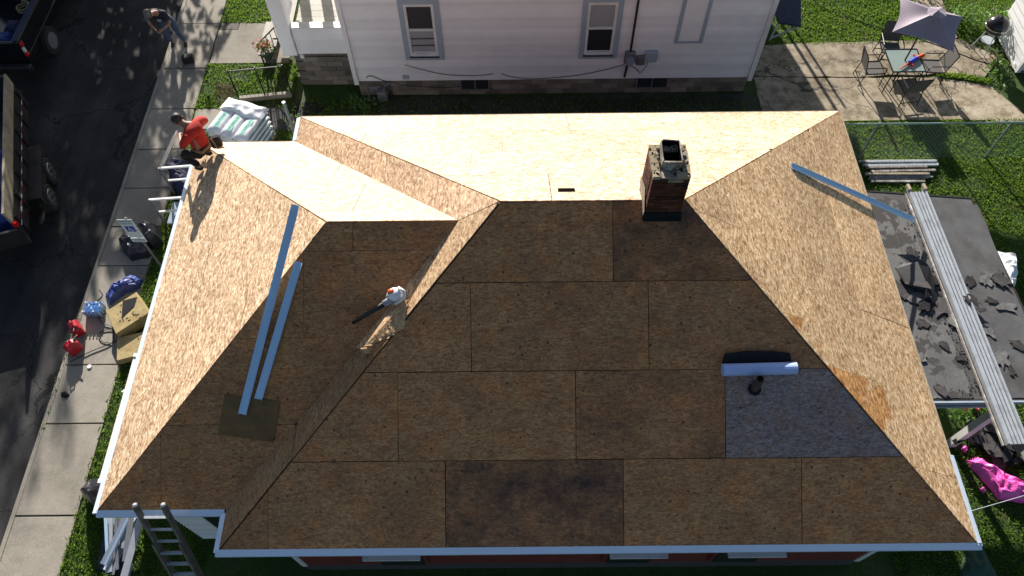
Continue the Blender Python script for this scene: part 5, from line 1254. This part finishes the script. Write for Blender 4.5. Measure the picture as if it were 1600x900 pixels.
# ------------------------------------------------------------------ dump trailer and truck
ta = Vector((-.316,.949,0)).normalized(); tn = Vector((ta.y,-ta.x,0)); tp = Vector((-6.45,7.5,0))-tn*.22-ta*.12   # rear right bottom corner; tn points to the right
T = lambda l, w, z: tp+ta*l+tn*w+Vector((0,0,z-.12))
trl = thing('dump_trailer', T(2,-1,0.12), 'black dump trailer with wooden side boards and tandem wheels', 'trailer')
Lt = 4.4
MB().slab3([T(0,-2.0,.62),T(0,0,.62),T(Lt,0,.62),T(Lt,-2.0,.62)][::1], (0,0,1), .06).build('floor', M['steel'], trl)
for w in (0,-2.0):
    MB().bar(T(0,w,.95), T(Lt,w,.95), .05, .62).build('side_wall', M['steel'], trl); MB().bar(T(.0,w-.01,1.43), T(Lt,w-.01,1.43), .05, .33).build('side_board', M['bareply'], trl)
    MB().bar(T(0,w+.045,1.03), T(Lt,w+.045,1.03), .05, .05).build('side_rail', M['steel'], trl)
MB().bar(T(Lt,0,1.1), T(Lt,-2.0,1.1), .05, .9).build('front_wall', M['steel'], trl)
MB().bar(T(-.06,.06,.85), T(-.06,-2.05,.85), .06, .5).build('tailgate', M['steel'], trl)
for k in range(22):
    l = .1+k*.19; MB().bar(T(l,.073,1.03), T(l+.15,.073,1.03), .004, .022).build('reflector', M['redcan'] if k % 2 else M['whitelens'], trl)
for k in range(7): MB().bar(T(.2+k*.66,.045,.66), T(.2+k*.66,.045,1.25), .05, .05).build('stake', M['steel'], trl)
MB().slab3([T(1.05,.03,.72),T(1.05,.33,.72),T(2.75,.33,.72),T(2.75,.03,.72)], (0,0,1), .015).build('fender', M['steel'], trl)
MB().slab3([T(1.0,.33,.50),T(1.0,.33,.735),T(2.8,.33,.735),T(2.8,.33,.50)], tn, .012).build('fender_skirt', M['steel'], trl)
for l in (1.38,2.22):
    for w in (.27,-2.27):
        c = T(l,w,.34); wh = MB().tube([c-tn*.11,c-tn*.09,c+tn*.09,c+tn*.11],[.30,.335,.335,.30],20).build('wheel', M['rubber'], trl)
        s = 1 if w > 0 else -1
        MB().tube([c+tn*s*.10,c+tn*s*.115],[.215,.20],18).build('rim', M['chrome'], wh)
        mb = MB()
        for k in range(6):
            a = k*1.047; d_ = ta*math.cos(a)+Vector((0,0,math.sin(a))); e_ = ta*math.cos(a+.5)+Vector((0,0,math.sin(a+.5)))
            mb.tube([c+tn*s*.112+e_*.145, c+tn*s*.119+e_*.145], .033, 8)
        mb.tube([c+tn*s*.112, c+tn*s*.13], .045, 10); mb.build('rim_holes', M['black'], wh)
MB().box(T(.0,.03,1.20), (.10,.07,.12)).build('tail_light', M['redlens'], trl)
MB().bar(T(Lt,-.6,.6), T(Lt+1.2,-1.0,.5), .08).bar(T(Lt,-1.4,.6), T(Lt+1.2,-1.0,.5), .08).build('drawbar', M['steel'], trl)
heap('tarp_bundle', [T(.2,-.08,.75),T(2.6,-.1,.75),T(3.0,-.9,.75),T(2.2,-1.8,.75),T(.3,-1.8,.75)], .6, .55, 'blue', 'crumpled blue tarp lying inside the dump trailer', 'tarp', 51, .16, 10, 3)
# pickup
kx = -8.42; ky = 13.0
tk = thing('pickup_truck', (kx-.95,ky+2.5,-.12), 'black pickup truck with loaded bed at the top left corner', 'pickup truck')
K_ = lambda x, y, z: Vector((kx-x, ky+y, z-.12))   # x: inboard from the right side
def shell(name, pts, z0, z1, m_, par=tk, bv=.03): return MB().prism([(kx-a, ky+b) for a, b in pts][::-1], z0-.12, z1-.12).build(name, m_, par, bevel=bv)
shell('body', [(0,0),(1.95,0),(1.95,5.6),(0,5.6)], .5, .78, M['truck'])
for a in (0,1.81): shell('bed_side', [(a,.03),(a+.14,.03),(a+.14,2.1),(a,2.1)], .781, 1.28, M['truck'], bv=.05)
shell('tailgate', [(.02,-.02),(1.93,-.02),(1.93,.06),(.02,.06)], .66, 1.26, M['truck'], bv=.03)
shell('bed_rail_cap', [(-.01,.0),(.15,.0),(.15,2.1),(-.01,2.1)], 1.281, 1.305, M['navy'], bv=.01)
shell('bumper', [(-.02,-.22),(1.97,-.22),(1.97,-.03),(-.02,-.03)], .42, .62, M['steel'], bv=.04)
MB().add([K_(.03,2.15,.79),K_(1.92,2.15,.79),K_(1.92,5.55,.79),K_(.03,5.55,.79),K_(.2,2.25,1.8),K_(1.75,2.25,1.8),K_(1.75,3.7,1.8),K_(.2,3.7,1.8)],[(0,1,5,4),(1,2,6,5),(2,3,7,6),(3,0,4,7),(4,5,6,7)]).build('cab', M['truck'], tk)
MB().box(K_(-.005,.09,1.12), (.05,.14,.14)).build('tail_light', M['redcan'], tk, bevel=.02); MB().box(K_(-.008,.05,.98), (.05,.07,.13)).build('reversing_light', M['whitelens'], tk)
MB().ball(K_(-.015,.04,.85), (.06,.07,.075), 10, 6).build('tail_light', M['redlens'], tk, smooth=True)
for x in (.02,1.93):
    for y in (1.1,4.6):
        c = K_(x,y,.38); wh = MB().tube([c-Vector((.12,0,0)),c+Vector((.12,0,0))], .37, 20).build('wheel', M['rubber'], tk); MB().tube([c+Vector((.121,0,0)),c+Vector((.13,0,0))], .22, 16).build('rim', M['conduit'], wh)
for i, (x, y, m_, lb) in enumerate(((.5,.9,'navy','dark bundle in the truck bed'),(.32,1.55,'foam','yellow hose coil in the truck bed'),(.75,.45,'blue','blue bundle at the tail of the truck bed'))):
    if i == 1:
        c = K_(x+.12,y,1.0); MB().tube([c+Vector((.17*math.cos(a),.17*math.sin(a),.012*a)) for a in [k*.5 for k in range(30)]], .02, 6).build('hose_coil', M[m_], label=lb, cat='hose')
    else: heap('cargo_bundle', [K_(x-.3,y-.25,.8),K_(x+.3,y-.25,.8),K_(x+.3,y+.25,.8),K_(x-.3,y+.25,.8)], .7, .3, m_, lb, 'cargo', 60+i, .05, 6, 5)
# ------------------------------------------------------------------ trees up the street (their shade falls on the road)
def tree(x, y, h, rx, rz_, n, label, seed, cut=0):
    rr = random.Random(seed); t = thing('street_tree', (x,y,0), label, 'tree', 'street trees up the road')
    mb = MB().tube([(x,y,-.1),(x+.1,y,h*.3),(x-.1,y+.1,h*.6)], [.28,.2,.12], 8)
    for k in range(7):
        a = rr.uniform(0,6.28); mb.tube([(x,y,h*rr.uniform(.25,.45)),(x+rx*.6*math.cos(a),y+rx*.6*math.sin(a),h*rr.uniform(.5,.8))], [.1,.03], 6)
    mb.build('trunk', M['bark'], t)
    mb = MB()
    for k in range(n):
        d = Vector((rr.gauss(0,1),rr.gauss(0,1),rr.gauss(0,1))).normalized()*(rr.random()**.4)
        c = Vector((x+d.x*rx, y+d.y*rx*.8, h-rz_+d.z*rz_)); leafclump(mb, c, (.75,.75,.55), 34, .17, .5, rr)
    mb.build('crown', M['leaf'], t)
TREES = [(-14.7,28,12.6,4.7,5.2,210),(-21.5,29,13,5.0,5.5,110),(-29,30,13,5,5.5,70),(-10.5,22.8,7.0,4.2,3.1,340),(-16.8,35.5,16.2,5.0,6,120),(-25,38,17,5.5,6,70)]
for i, a in enumerate(TREES): tree(*a, 'broad leafy street tree up the road beyond the parked truck', 70+i)
